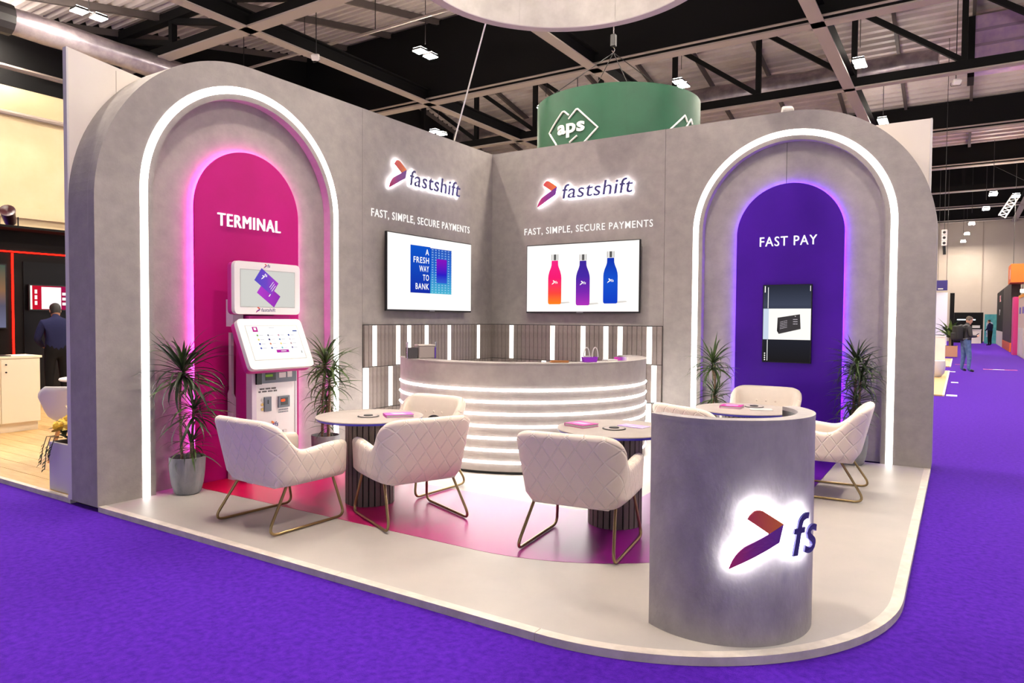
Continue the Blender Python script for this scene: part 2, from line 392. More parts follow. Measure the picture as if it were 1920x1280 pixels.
q = MB(); q.tube([(0, -9 + 1.0 * k, 0) for k in range(22)], [.36 + .015 * ((k * 5) % 3 - 1) for k in range(22)], 14); q.build('duct_tube', M_FOIL, t, True)
for k in range(3): q = MB(); q.lathe([(.40, -.25), (.41, -.25), (.41, .25), (.40, .25)], 14); o = q.build('duct_collar', M_DARK, t); o.location = (0, -.1 + 6.3 * k, 0); o.rotation_euler = (R_(90), 0, 0)
for k, (x, z, lb) in enumerate(((-17.87, 7.55, 'grey pipe along the upper edge of the cream wall'), (-17.6, 8.8, 'thin pale pipe across the black band above the cream wall'))):
    q = MB(); q.tube([(0, -14, 0), (0, 16, 0)], .075, 8); o = q.build('service_pipe', mat('pipe_grey', (140, 126, 118), .5)); o.location = (x, 0, z); tag(o, lb, 'pipe')
t = thing('sprinkler_pipe', 'thin sprinkler pipe slung below the roof left of the hanging ring', 'pipe', (0, 7.58, 10.46))
MB().tube([(-19, 0, 0), (3.5, 0, 0)], .045, 6).build('pipe', M_FLANGE, t)
for k in range(6): MB().tube([(-16 + 3.2 * k, 0, 0), (-16 + 3.2 * k, 0, deck_z(7.58) - 10.46)], .015, 5).build('hanger', M_DARK, t)

# ---- hall lamps: pairs of square LED heads on a hanger
M_LAMP = emit('lamp_diffuser', (255, 243, 226), LAMP)
M_UPGLOW = emit('added_upglow', (255, 243, 228), 60.0)  # glow added on top of the heads to brighten the roof deck
q = MB(); q.box(-.17, .17, -.16, .16, .018, .09, .01); LH = q.mesh('lamp_head', M_DARK)
q = MB(); q.box(-.165, .165, -.155, .155, .0, .018); LD = q.mesh('diffuser', M_LAMP)
q = MB(); q.box(-.15, .15, -.14, .14, .091, .098); LU = q.mesh('added_glow_plate', M_UPGLOW)
q = MB(); q.tube([(0, 0, .14), (0, 0, 1)], .012, 5); LR = q.mesh('hanger', M_DARK)
q = MB(); q.box(-.03, .03, -.34, .34, .10, .13); LB = q.mesh('crossbar', M_DARK)
LBL = {(-14.14, 1.36): 'pair of lamp heads under the roof at the top left', (-8.2, 8.3): 'bright pair of lamp heads hanging against the black curtain', (-13.6, 15.68): 'small pair of lamp heads just above the left wall top',
       (-7.88, 15.17): 'lamp pair left of the green drum sign, partly behind it', (-2.44, 15.04): 'lamp pair just right of the green drum sign', (2.98, 16.12): 'lamp pair above the purple arch before the foil duct',
       (3.0, 23.65): 'lamp pair above the white panel right of the purple arch', (-17.3, -.14): 'lamp pair at the left edge above the cream wall'}
def lamp(x, y, z=9.7, label=None):
    t = thing('hall_lamp', label or 'twin headed hall lamp outside the picture', 'lamp', (x, y, z), group=None if label else 'hall lamps out of view')
    for s in (-.25, .25):
        h = obj('lamp_head', LH, t, (0, s, 0)); obj('diffuser', LD, h); obj('added_glow_plate', LU, h)
    obj('crossbar', LB, t); obj('hanger', LR, t, sc=(1, 1, deck_z(y) - z))
for (x, y), lb in LBL.items(): lamp(x, y, 9.7, lb)
for x in (-13.3, -7.9, -2.44, 2.98, 8.4):
    for y in (8.3, 1.36, -5.6):
        if (x, y) not in ((-13.3, 8.3), (-13.3, 1.36), (-7.9, 8.3)): lamp(x, y)
for x, y in ((8.8, 16.1), (14, 16.1), (9.2, 23.6), (14, 23.6), (14, 31), (14, 38), (14, 46)): lamp(x, y)
for k, (x, y) in enumerate(((7.07, 34.2), (6.9, 39.5), (6.3, 46.3), (6.07, 52.4), (5.86, 58.0), (8.06, 35.4))):
    lamp(x, y, 8.0, ['aisle lamp nearest in the row beside the lighting truss', 'second aisle lamp in the row beside the lighting truss', 'third aisle lamp, below the end of the lighting truss', 'fourth aisle lamp towards the end wall', 'farthest aisle lamp, just above the end wall', 'aisle lamp at the upper right of the lighting truss'][k])

# ------------------------------------------------------------------ the stand: platform
def plat_outline(d=0.0, n=28):
    return [(0 + d if d else -.0, -L1 + d)] + [(4.12 + (1.5 - d) * math.cos(R_(a)), -4.13 + (1.5 - d) * math.sin(R_(a))) for a in [-90 + 90 * i / n for i in range(n + 1)]] + [(5.62 - d, 0.0)]
t = thing('platform', 'low pale grey vinyl platform with a rounded corner under the stand', 'platform', (0, 0, 0))
m = MB(); P = plat_outline(.06); m.prism([(-.1, -L1 + .06)] + P[1:] + [(-.1, 0)], 0.0, PZ); m.build('deck', M_FLOOR, t)
MB().box(-.42, -.02, -5.58, 0.4, 0, .035).build('plinth', M_BLACKM, t)
def edge_piece(pts_o, pts_i):
    q = MB(); n = len(pts_o); q.prism(pts_o + pts_i[::-1], 0.0, PZ + .002); q.build('edge_trim', M_TRIM, t)
O, I = plat_outline(0.0), plat_outline(.06)
I[0] = (0.0, I[0][1])
xs = [0.0, 1.35, 2.72, 4.12]
for a, b in zip(xs[:-1], xs[1:]): edge_piece([(a, -5.63), (b - .003, -5.63)], [(a, -5.57), (b - .003, -5.57)])
for a, b in ((1, 10), (10, 20), (20, 29)): edge_piece(O[a:b + 1], I[a:b + 1])
for a, b in ((-4.13, -2.75), (-2.747, -1.4), (-1.397, 0.0)): edge_piece([(5.62, a), (5.62, b)], [(5.56, a), (5.56, b)])
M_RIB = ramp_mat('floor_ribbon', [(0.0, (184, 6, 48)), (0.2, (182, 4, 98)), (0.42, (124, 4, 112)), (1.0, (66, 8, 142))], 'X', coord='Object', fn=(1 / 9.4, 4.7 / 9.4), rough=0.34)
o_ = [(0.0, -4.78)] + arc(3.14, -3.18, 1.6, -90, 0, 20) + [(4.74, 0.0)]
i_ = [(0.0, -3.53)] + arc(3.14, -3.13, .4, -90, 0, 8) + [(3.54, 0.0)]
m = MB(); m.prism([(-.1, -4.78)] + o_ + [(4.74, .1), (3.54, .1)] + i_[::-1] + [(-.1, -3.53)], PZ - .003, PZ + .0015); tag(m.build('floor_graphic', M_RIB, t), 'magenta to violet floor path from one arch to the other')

# ------------------------------------------------------------------ the stand: walls with arches
AC, ZC, RO, RI, RL, ND = 4.145, 2.67, 1.117, 1.05, 1.0, .1     # arch centre, spring line, strip radii, niche radius, depth
def wall(side):
    sg = -1 if side == 'L' else 1                       # a = sg * distance from the corner
    w = thing('wall_left' if side == 'L' else 'wall_right', None, None, (0, 0, 0), ROT[side]); w['kind'] = 'structure'
    f = lambda P: [(sg * x, y) for x, y in P]
    RE = 1.475; ce = L1 - RE if side == 'L' else 5.62 - RE; xe = ce + RE; split = 2.655; B = PZ - .004
    outer = arc(ce, H - RE, RE, 0, 90, 30)
    niche = [(AC + RL, B)] + arc(AC, ZC, RL, 0, 180, 40) + [(AC - RL, B)]
    front = [(split + .002, B)] + [(AC - RL, B)] + niche[::-1][1:-1] + [(AC + RL, B), (xe, B)] + outer + [(split + .002, H)]
    m = MB(); m.prism(f(front), -ND, 0.0); m.build('arch_panel_board', M_CONC, w)
    m = MB(); m.prism(f([(0.0 if side == 'R' else 0.0, B), (split - .002, B), (split - .002, H), (0, H)]), -ND, 0.0); m.build('wall_board', M_CONC, w)
    back = [(-.0, B)] + [(xe, B)] + outer + [(-.0, H)]
    m = MB(); m.prism(f(back), -.41, -ND - .001); m.build('wall_core', M_CONC, w)
    if side == 'R':
        MB().box(sg * AC - .05, sg * AC - .046, B, ZC + RL, -ND - .001, -ND + .0015).build('niche_seam', M_DARK, w)
    strip = [(AC + RO, PZ)] + arc(AC, ZC, RO, 0, 180, 48) + [(AC - RO, PZ)] + [(AC - RI, PZ)] + arc(AC, ZC, RI, 180, 0, 48) + [(AC + RI, PZ)]
    m = MB(); m.prism(f(strip), -.002, .004); tag(m.build('light_strip', M_LED, w), 'white lit strip round the arch')
    return w
WLEFT, WRIGHT = wall('L'), wall('R')

def arch_panel(side, mtl, led, label):
    sg = -1 if side == 'L' else 1; cx = 4.145; r = .592; zc = 3.185 - r
    t = on_wall(side, 'arch_panel', label, 'panel', 0, 0, 0)
    P = [(cx + r, PZ)] + arc(cx, zc, r, 0, 180, 36) + [(cx - r, PZ)]
    MB().prism([(sg * x, y) for x, y in P], -.06, -.04).build('panel_face', mtl, t)
    r2 = r - .06
    P = [(cx + r2, PZ)] + arc(cx, zc, r2, 0, 180, 36) + [(cx - r2, PZ)]
    MB().prism([(sg * x, y) for x, y in P], -.099, -.085).build('panel_carcass', M_WHITE, t)
    r3 = r - .022
    path = [(sg * (cx + r3), PZ + .02, -.078)] + [(sg * x, y, -.078) for x, y in arc(cx, zc, r3, 0, 180, 36)] + [(sg * (cx - r3), PZ + .02, -.078)]
    MB().tube(path, .007, 6).build('halo_strip', led, t)
arch_panel('L', M_PINK, M_PINKLED, 'magenta arched panel with a pink glowing rim behind the kiosk')
arch_panel('R', M_PURP, M_PURPLED, 'purple arched panel with a violet glowing rim around the upright screen')

def word_sign(side, s, a0, a1, z0, cap, label):
    t = on_wall(side, 'lettering', label, 'sign', a0, z0, -.04)
    letters(t, s, 0, a1 - a0, 0, cap, emit('letter_white', (255, 252, 248), 1.15), .0, .004, .022)
word_sign('L', 'TERMINAL', -4.508, -3.794, 2.447, .118, 'glowing white TERMINAL lettering on the magenta arch')
word_sign('R', 'FAST PAY', 3.826, 4.455, 2.463, .108, 'glowing white FAST PAY lettering on the purple arch')

# white partition panels behind the walls
t = thing('partition_panel', 'tall cream partition panel behind the left wall, its white edge to the front', 'partition', (-.416, 0, 0))
q = MB(); q.add([(0, -5.62, PZ), (0, -3.2, PZ), (0, -3.2, 3.62), (0, -5.02, 3.735), (0, -5.62, 3.81), (-.05, -5.62, PZ), (-.05, -3.2, PZ), (-.05, -3.2, 3.62), (-.05, -5.02, 3.735), (-.05, -5.62, 3.81)],
                [(0, 1, 2, 3, 4), (9, 8, 7, 6, 5), (0, 4, 9, 5), (4, 3, 8, 9), (3, 2, 7, 8), (2, 1, 6, 7), (0, 5, 6, 1)]); q.build('panel_sheet', M_WHITE2, t)
MB().box(-.055, .003, -5.635, -5.62, PZ, 3.81).build('panel_edge', M_WHITE, t)
MB().box(0, .004, -5.23, -5.226, 1.5, 3.73).build('panel_joint', mat('joint', (190, 176, 164), .7), t)
t = thing('partition_panel', 'cream partition panel standing behind the right end of the purple arch', 'partition', (0, .44, 0))
MB().box(3.2, 5.52, 0, .08, 0, 3.82).build('panel_sheet', M_WHITE2, t)
MB().box(5.521, 5.54, -.01, .09, 0, 3.82).build('panel_edge', M_WHITE, t)

# ---- slatted cladding, three rows on each wall
PITCH = 2.652 / 39
LIT = {'L': [(-2.478, -2.081, -1.851, -1.563, -1.042, -.405), (-2.586, -2.185, -1.5, -.9), (-2.46, -1.9, -.8)],
       'R': [(.395, 1.03, 1.549, 1.836, 2.061, 2.462), (2.581, 2.18, 1.5, .9), (2.463, 1.9, .8)]}
q = MB(); q.box(-PITCH / 2 + .0025, PITCH / 2 - .0025, 0, .489, 0.004, .034, .003); SL = q.mesh('slat', M_SLAT)
q = MB(); q.box(-PITCH / 2 + .003, PITCH / 2 - .003, .006, .483, 0.004, .035); SLL = q.mesh('light_slat', M_LEDSLAT)
for side, lb in (('L', 'grey vertical slat cladding with lit slats on the left wall'), ('R', 'grey vertical slat cladding with lit slats on the right wall')):
    t = on_wall(side, 'slat_cladding', lb, 'cladding', 0, 0, 0)
    sg = -1 if side == 'L' else 1
    MB().box(min(sg * 2.652, 0), max(sg * 2.652, 0), PZ, 1.512, 0.0005, .004).build('backing_board', M_DARK, t)
    for r in range(3):
        z0 = 1.508 - .4955 * (r + 1) + .003
        lit = {int(abs(a) / PITCH) for a in LIT[side][r]}
        for k in range(39):
            a = sg * (k + .5 + (.28 if k == 0 and side == 'R' else 0)) * PITCH
            on = k in lit
            obj('light_slat' if on else 'slat', SLL if on else SL, t, (a, z0 if z0 > PZ else PZ + .002, 0), sc=((.44 if k == 0 and side == 'R' else 1), 1 if z0 > PZ else .96, 1))

# ------------------------------------------------------------------ logos and taglines on the walls
def logo(side, a_x0, a_text0, a_text1, label):
    t = on_wall(side, 'illuminated_logo', label, 'logo', a_x0, 3.155, 0)
    for zz, mt, ml, mn in ((( .0285, .0298), M_HALO, M_HALO, M_HALO), ((.030, .042), M_ATOP, M_ALOW, M_NAVY)):
        if mt is M_HALO:
            for nm, P in (('halo_plate', A_TOP), ('halo_plate', A_LOW)): MB().prism(poly_scaled(P, 0, 0, .315, .355), *zz).build(nm, M_HALO, t)
            letters(t, 'fastshift', a_text0 - a_x0, a_text1 - a_x0 - .03, .092, .19, M_HALO, -.004, zz[0], zz[1], .16, 'halo_plate')
        else:
            arrow(t, 0, 0, .315, .355, zz[0], zz[1], mt, ml)
            letters(t, 'fastshift', a_text0 - a_x0, a_text1 - a_x0 - .03, .092, .19, mn, .002, zz[0], zz[1], .16)
logo('L', -2.25, -1.885, -.815, 'back-lit fastshift logo with an orange and violet arrow on the left wall')
logo('R', .796, 1.18, 2.25, 'back-lit fastshift logo with an orange and violet arrow on the right wall')
for side, a0, a1, lb in (('L', -2.513, -.566, 'white FAST, SIMPLE, SECURE PAYMENTS lettering above the left screen'), ('R', .566, 2.5, 'white FAST, SIMPLE, SECURE PAYMENTS lettering above the right screen')):
    t = on_wall(side, 'tagline', lb, 'lettering', a0, 2.785, 0)
    letters(t, 'FAST, SIMPLE, SECURE PAYMENTS', 0, a1 - a0, 0, .092, emit('tagline_glow_white', (255, 250, 246), .95), .006, .001, .006)  # plain white vinyl letters, their brightness put in as emission

# ------------------------------------------------------------------ wall screens
M_SCR = emit('screen_white', (255, 250, 244), 1.02)
def tv(side, a0, label):
    t = on_wall(side, 'wall_screen', label, 'screen', a0, 1.675, 0)
    MB().box(.3, 1.4, .2, .75, .001, .06).build('wall_bracket', M_BLACK, t)
    MB().box(0, 1.707, 0, .95, .06, .098, .004).build('casing', M_BLACK, t)
    MB().box(.012, 1.695, .02, .938, .098, .1).build('display', M_SCR, t)
    MB().box(.80, .90, .004, .012, .098, .1).build('maker_mark', mat('maker_grey', (150, 150, 155), .4), t)
    return t
def flat(parent, name, poly, z, mtl): return MB().prism(poly, z, z + .0006).build(name, mtl, parent)
t = tv('L', -2.352, 'wall screen on the left wall showing the blue poster A FRESH WAY TO BANK'); ox, oz = -2.352, 1.675
M_SQ = ramp_mat('poster_blue', [(0, (22, 44, 160)), (1, (16, 82, 196))], 'Y', 1.0)
M_SQ2 = ramp_mat('poster_teal', [(0, (60, 170, 200)), (.5, (20, 96, 196)), (1, (16, 70, 180))], 'Y', 1.0)
b = lambda a, z: (a - ox, z - oz)
def rect(x0, x1, y0, y1): return [(x0, y0), (x1, y0), (x1, y1), (x0, y1)]
flat(t, 'poster', rect(-1.93 - ox, -1.545 - ox, 1.908 - oz, 2.5 - oz), .1002, M_SQ)
flat(t, 'poster_pattern', rect(-1.545 - ox, -1.1 - ox, 1.908 - oz, 2.49 - oz), .1002, M_SQ2)
q = MB()
for i in range(13):
    for j in range(18):
        x = -1.532 - ox + i * .0335; y = 1.914 - oz + j * .032; d = .016 if i % 2 == 0 else -.016
        if 3 < i < 10 and 3 < j < 14: continue
        q.prism([(x + .012, y + .003), (x + .012 + d * .7, y + .013), (x + .012, y + .023), (x + .018, y + .023), (x + .018 + d * .7, y + .013), (x + .018, y + .003)], .1006, .1011)
tag(q.build('chevron_pattern', emit('chev', (190, 232, 250), 1.0), t), kind='stuff')
flat(t, 'bank_card', rect(-1.42 - ox, -1.205 - ox, 2.05 - oz, 2.36 - oz), .1012, ramp_mat('card_violet', [(0, (50, 90, 200)), (.35, (40, 30, 190)), (1, (130, 20, 180))], 'Y', 1.0))
for k, (s_, z) in enumerate((('A', 2.392), ('FRESH', 2.286), ('WAY', 2.178), ('TO', 2.068), ('BANK', 1.955))):
    wd = {'A': .07, 'FRESH': .30, 'WAY': .19, 'TO': .12, 'BANK': .26}[s_]
    letters(t, s_, -1.572 - ox - wd, -1.572 - ox, z - oz, .075, emit('poster_white', (255, 255, 255), 1.0), .01, .1006, .1012, 0, 'poster_word', split=False)
t = tv('R', .662, 'wall screen on the right wall showing three drink bottles'); ox, oz = .662, 1.675
BP = [(-.104, 0), (.0, 0)]
def bottle(cx, z0, mtl):
    k = .9
    half = [(.085, 0), (.102, .015), (.104, .05), (.104, .36), (.100, .40), (.086, .45), (.062, .505), (.052, .54), (.05, .60)]
    half = [(x * 1.0, y) for x, y in half]
    P = [(cx - ox + x, z0 - oz + y) for x, y in half] + [(cx - ox - x, z0 - oz + y) for x, y in half[::-1]]
    flat(t, 'bottle_picture', P, .1012, mtl)
    flat(t, 'bottle_cap', rect(cx - ox - .053, cx - ox + .053, z0 - oz + .605, z0 - oz + .685), .1012, ramp_mat('cap_metal', [(0, (150, 145, 140)), (.2, (245, 242, 240)), (.45, (60, 58, 58)), (.62, (90, 88, 88)), (.8, (240, 238, 235)), (1, (150, 148, 145))], 'X', 1.0))
    flat(t, 'bottle_shadow', [(cx - ox + .09, z0 - oz + .004), (cx - ox + .24, z0 - oz + .02), (cx - ox + .22, z0 - oz + .034), (cx - ox + .1, z0 - oz + .03)], .1006, emit('bottle_shade', (214, 208, 202), 1.0))
    flat(t, 'bottle_logo', poly_scaled(A_TOP, cx - ox - .045, z0 - oz + .27, .05, .06), .102, M_SCR); flat(t, 'bottle_logo', poly_scaled(A_LOW, cx - ox - .045, z0 - oz + .27, .05, .06), .102, M_SCR)
    letters(t, 'fs', cx - ox + .005, cx - ox + .045, z0 - oz + .285, .035, M_SCR, .01, .102, .1025, .1, 'bottle_logo', split=False)
bottle(1.122, 1.795, ramp_mat('bottle_pink', [(0, (255, 128, 30)), (.25, (252, 70, 60)), (.6, (240, 30, 110)), (1, (238, 40, 130))], 'Y', 1.0))
bottle(1.555, 1.778, ramp_mat('bottle_violet', [(0, (170, 50, 180)), (.3, (120, 40, 170)), (.65, (70, 40, 160)), (1, (60, 40, 150))], 'Y', 1.0))
bottle(1.96, 1.80, ramp_mat('bottle_blue', [(0, (20, 60, 190)), (.5, (24, 80, 200)), (1, (20, 50, 170))], 'Y', 1.0))
# upright screen on the purple arch
t = on_wall('R', 'upright_screen', 'upright dark screen on the purple arch showing a desk calendar on a white band', 'screen', 3.878, 1.1, -.04)
MB().box(0, .54, 0, .91, 0, .035, .003).build('casing', M_BLACK, t)
MB().box(.008, .532, .008, .902, .035, .0355).build('display', ramp_mat('screen_dusk', [(0, (34, 32, 34)), (.5, (44, 46, 60)), (.75, (70, 76, 96)), (1, (44, 48, 62))], 'Y', .8), t)
flat(t, 'white_band', rect(.008, .532, .27, .63), .0357, emit('band_white', (250, 246, 240), 1.0))
flat(t, 'blue_band', rect(.008, .07, .27, .63), .0363, emit('band_blue', (196, 208, 226), 1.0))
flat(t, 'side_line', rect(.055, .062, .02, .265), .0363, emit('line_white', (240, 238, 240), 1.0)); flat(t, 'side_line', rect(.057, .064, .635, .88), .0363, emit('line_white', (240, 238, 240), 1.0))
flat(t, 'calendar_picture', [(.185, .335), (.425, .395), (.415, .565), (.17, .525)], .0366, emit('cal_dark', (62, 58, 60), 1.0))
flat(t, 'calendar_picture', [(.17, .525), (.185, .335), (.165, .37)], .0366, emit('cal_black', (24, 22, 24), 1.0))
q = MB()
for i in range(7):
    for j in range(5): q.prism(rect(.2 + i * .0115, .206 + i * .0115, .393 + j * .019 + i * .003, .40 + j * .019 + i * .003), .037, .0372)
for j in range(3): q.prism(rect(.34, .39, .45 + j * .026, .456 + j * .026), .037, .0372)
tag(q.build('calendar_print', emit('cal_print', (220, 210, 220), 1.0), t), kind='stuff')
flat(t, 'calendar_logo', poly_scaled(A_TOP, .352, .525, .02, .02), .037, M_SCR)
for k in range(4): MB().lathe([(.0001, 0), (.008, 0), (.008, .0006), (.0001, .0006)], 10).build('icon_dot', M_SCR, t).location = (.03, .03 + k * .025, .036)
flat(t, 'corner_mark', rect(.02, .03, .82, .895), .0363, M_SCR); flat(t, 'corner_mark', rect(.52, .526, .83, .89), .0363, M_SCR)

# ------------------------------------------------------------------ reception counter
CX, CY, CR, CT = 1.465, -1.475, 1.444, 1.139
t = thing('reception_counter', 'curved grey reception counter with seven glowing bands in the inner corner', 'counter', (CX, CY, 0))
a0, a1 = R_(-138), R_(48)
zl = [.882 - .1205 * k for k in range(7)]
edges = [PZ] + [z for k in range(6, -1, -1) for z in (zl[k] - .012, zl[k] + .012)] + [CT - .0]
prof = [(CR - .16, PZ + .02), (CR - .02, PZ + .02), (CR - .02, PZ + .045)]
m = MB(); m.lathe([(CR - .1, PZ), (CR - .03, PZ), (CR - .03, PZ + .04), (CR - .1, PZ + .04)], 60, a0, a1); m.build('plinth', M_BLACK, t)
lo = PZ + .03
for k, z in enumerate(zl[::-1] + [None]):
    hi = z - .014 if z else CT
    m = MB(); m.lathe([(CR - .10, lo), (CR, lo), (CR, hi), (CR - .10, hi), (CR - .10, lo)], 60, a0, a1)
    n_ = 61; m.f += [(0, n_, 2 * n_, 3 * n_), (n_ - 1, 4 * n_ - 1, 3 * n_ - 1, 2 * n_ - 1)]; m.m += [0, 0]
    m.build('counter_band', M_CONC2, t, True)
    if z:
        q = MB(); q.lathe([(CR - .012, z - .014), (CR + .004, z - .009), (CR + .012, z), (CR + .004, z + .009), (CR - .012, z + .014)], 60, a0, a1); tag(q.build('light_band', M_COUNTLED, t, True), 'glowing white band')
        lo = z + .014
q = MB(); q.lathe([(CR - .22, CT - .001), (CR + .004, CT - .001), (CR + .006, CT + .006), (CR + .004, CT + .012), (CR - .22, CT + .012), (CR - .22, CT - .001)], 60, a0, a1); q.build('counter_top', M_CONC2, t, True)
q = MB(); q.lathe([(.35, .74), (CR - .10, .74), (CR - .10, .77), (.35, .77), (.35, .74)], 48, a0, a1); q.build('inner_desk', M_BLACK, t, True)
q = MB(); q.lathe([(CR - .23, .77), (CR - .215, .77), (CR - .215, CT), (CR - .23, CT), (CR - .23, .77)], 48, a0, a1); q.build('inner_panel', M_BLACK, t, True)
CT2 = CT + .0125
def cpos(a, r): return (CX + r * math.cos(R_(a)), CY + r * math.sin(R_(a)), CT2)
p = cpos(-117, CR - .12)
t = thing('card_box', 'clear cornered grey box with chrome posts at the left of the reception counter', 'box', p, (0, 0, R_(60)))
MB().box(-.03, .15, -.07, .07, 0, .135, .006).build('box_body', mat('box_grey', (170, 156, 150), .35), t)
MB().box(-.035, .155, -.075, .075, .135, .15, .004).build('lid', mat('box_lid', (226, 214, 202), .4), t)
for sx in (-.16, .165): 
    MB().tube([(sx, -.06, 0), (sx, -.06, .165)], .007, 8).build('post', M_CHROME, t); q = MB(); q.lathe([(.0001, -.013), (.010, -.009), (.013, 0), (.010, .009), (.0001, .013)], 10); q.build('knob', M_CHROME, t, True).location = (sx, -.06, .17)
MB().box(-.15, -.04, -.06, .04, 0, .12, .005).build('glass_jar', mat('smoke_grey', (74, 70, 72), .15), t)
MB().box(.153, .162, -.07, .02, 0, .12).build('purple_card', mat('card_purple', (100, 40, 190), .5), t)
p = cpos(-42, CR - .13)
t = thing('wooden_tray', 'small wooden tray lying on the right half of the reception counter', 'tray', p, (0, 0, R_(40)))
MB().box(-.09, .09, -.05, .05, 0, .012, .003).build('tray_base', mat('tray_wood', (176, 116, 64), .5), t); MB().box(-.09, .09, -.05, -.04, .012, .024).build('tray_rim', mat('tray_wood', (176, 116, 64), .5), t)
p = cpos(-27, CR - .12)
t = thing('gift_bag', 'small purple gift bag with white handles on the reception counter', 'bag', p, (0, 0, R_(50)))
q = MB(); q.add([(-.07, -.03, 0), (.07, -.03, 0), (.07, .03, 0), (-.07, .03, 0), (-.08, -.03, .052), (.08, -.03, .052), (.08, .03, .052), (-.08, .03, .052)], [(3, 2, 1, 0), (0, 1, 5, 4), (1, 2, 6, 5), (2, 3, 7, 6), (3, 0, 4, 7)]); q.build('bag_body', mat('bag_purple', (150, 40, 200), .5), t)
MB().box(-.08, .0, -.032, -.03, .052, .066).build('bag_band', M_WHITE, t)
for sx in (-.045, .05):
    MB().tube([(sx + .033 * math.cos(R_(a)), -.028, .05 + .10 * math.sin(R_(a))) for a in range(0, 181, 15)], .006, 6).build('handle', M_WHITE, t)
p = cpos(-6, CR - .12)
t = thing('leaflet_stack', 'pink and purple leaflet box at the right end of the reception counter', 'leaflets', p, (0, 0, R_(60)))
MB().box(-.06, .06, -.03, .03, 0, .036).build('leaflet_box', ramp_mat('leaf_print', [(0, (220, 60, 190)), (.5, (160, 70, 200)), (1, (240, 220, 250))], 'X', rough=.5), t); MB().box(-.2, -.07, -.05, .05, 0, .014).build('papers', M_WHITE, t)

# ------------------------------------------------------------------ podium with the back-lit fs sign
QX, QY, QR, QT = 4.788, -4.816, .46, 1.118
t = thing('podium', 'half round grey microcement podium with a glowing fs logo at the front corner', 'podium', (QX, QY, 0))
b0, b1 = R_(-122), R_(48)
def shell(r0, r1, z0, z1, n=48):
    q = MB(); q.lathe([(r0, z0), (r1, z0), (r1, z1), (r0, z1), (r0, z0)], n, b0, b1); k = n + 1
    q.f += [(0, k, 2 * k, 3 * k), (k - 1, 4 * k - 1, 3 * k - 1, 2 * k - 1)]; q.m += [0, 0]; return q
shell(QR - .02, QR, PZ, QT - .001).build('curved_shell', M_CONC3, t, True)
shell(QR - .085, QR + .001, QT - .02, QT).build('rim', M_CONC3, t, True)
shell(QR - .085, QR - .08, PZ, QT - .02).build('inner_lining', M_BLACK, t, True)
for a in (b0, b1):
    q = MB(); c, s_ = math.cos(a), math.sin(a); d = .006 if a == b0 else -.006
    q.add([(c * r - s_ * e, s_ * r + c * e, z) for z in (PZ, QT - .02) for r, e in ((QR - .085, 0), (QR - .001, 0), (QR - .001, d), (QR - .085, d))], [(3, 2, 1, 0), (4, 5, 6, 7), (0, 1, 5, 4), (1, 2, 6, 5), (2, 3, 7, 6), (3, 0, 4, 7)]); q.build('end_panel', M_CONC3, t)
sg_ = thing('illuminated_logo', 'large back-lit fs logo with an orange and violet arrow on the front podium', 'logo', (QX, QY, 0))
RS = QR + .04
def wrap(p, r0=0):
    th = R_(-69.4) + p[0] / RS; r = QR + p[2]; return (r * math.cos(th), r * math.sin(th), p[1])
for zz, hal in (((.0355, .0368), True), ((.037, .048), False)):
    for nm, P, mm in (('arrow_top', A_TOP, M_ATOP), ('arrow_base', A_LOW, M_ALOW)):
        q = MB(); q.prism(poly_scaled(P, 0, .427, .257, .280), *zz); warped(q, wrap).build('halo_plate' if hal else nm, M_HALO2 if hal else mm, sg_)
    letters(sg_, 'fs', .297, .487, .478, .195, M_HALO2 if hal else M_NAVY, -.004 if hal else .008, zz[0], zz[1], .20, 'halo_plate' if hal else 'letter', warp=wrap)

# ------------------------------------------------------------------ tables
def table(x, y, label):
    t = thing('round_table', label, 'table', (x, y, PZ), group='round meeting tables')
    z = .765 - PZ; R = .445
    q = MB(); q.lathe([(.0001, z - .006), (R, z - .006), (R, z), (.0001, z)], 64); q.build('table_top', M_TABLE, t, True)
    q = MB(); q.lathe([(.0001, z - .024), (R - .012, z - .024), (R - .001, z - .007), (.0001, z - .007)], 64); tag(q.build('table_edge', M_INDIGO, t, True), 'blue bevelled table edge')
    q = MB(); q.cyl((0, 0), .185, 0, z - .025, 32); q.build('column_core', M_BLACKM, t)
    n = 26
    for k in range(n):
        a = 2 * PI * k / n; o = obj('slat', TS, t, (.186 * math.cos(a), .186 * math.sin(a), 0), (0, 0, a))
    return t
q = MB(); q.box(0, .017, -.0195, .0195, .0, .765 - PZ - .026, .002); TS = q.mesh('slat', mat('table_slat', (84, 73, 70), .5, c2=(104, 92, 88), scale=5))
T1, T2, T3 = (1.68, -4.26), (3.66, -3.67), (4.17, -1.9)
table(*T1, 'round table with slatted column left of the reception counter'); table(*T2, 'round table with slatted column between the front chair and the podium'); table(*T3, 'round table with slatted column before the purple arch, behind the podium')
TZ = .7655
def booklet(pts, label, cover, page=True, h=.022, name='booklet'):
    c = Vector((sum(p[0] for p in pts) / 4, sum(p[1] for p in pts) / 4)); t = thing(name, label, 'book', (c.x, c.y, TZ))
    P = [(p[0] - c.x, p[1] - c.y) for p in pts]; I = [(x * .97, y * .97) for x, y in P]
    MB().prism(P, 0, .003).build('back_cover', cover, t); MB().prism(I, .003, h - .003).build('pages', M_WHITE, t); MB().prism(P, h - .003, h).build('front_cover', cover, t)
    q = MB(); a, b_ = Vector(P[0]), Vector(P[3]); q.bar((a.x, a.y, h / 2), (b_.x, b_.y, h / 2), .004, h); q.build('spine', cover, t)
    P2 = [(x * .6, y * .35) for x, y in P]; MB().prism(P2, h, h + .0006).build('cover_print', mat('print_pale', (240, 190, 230), .5), t)
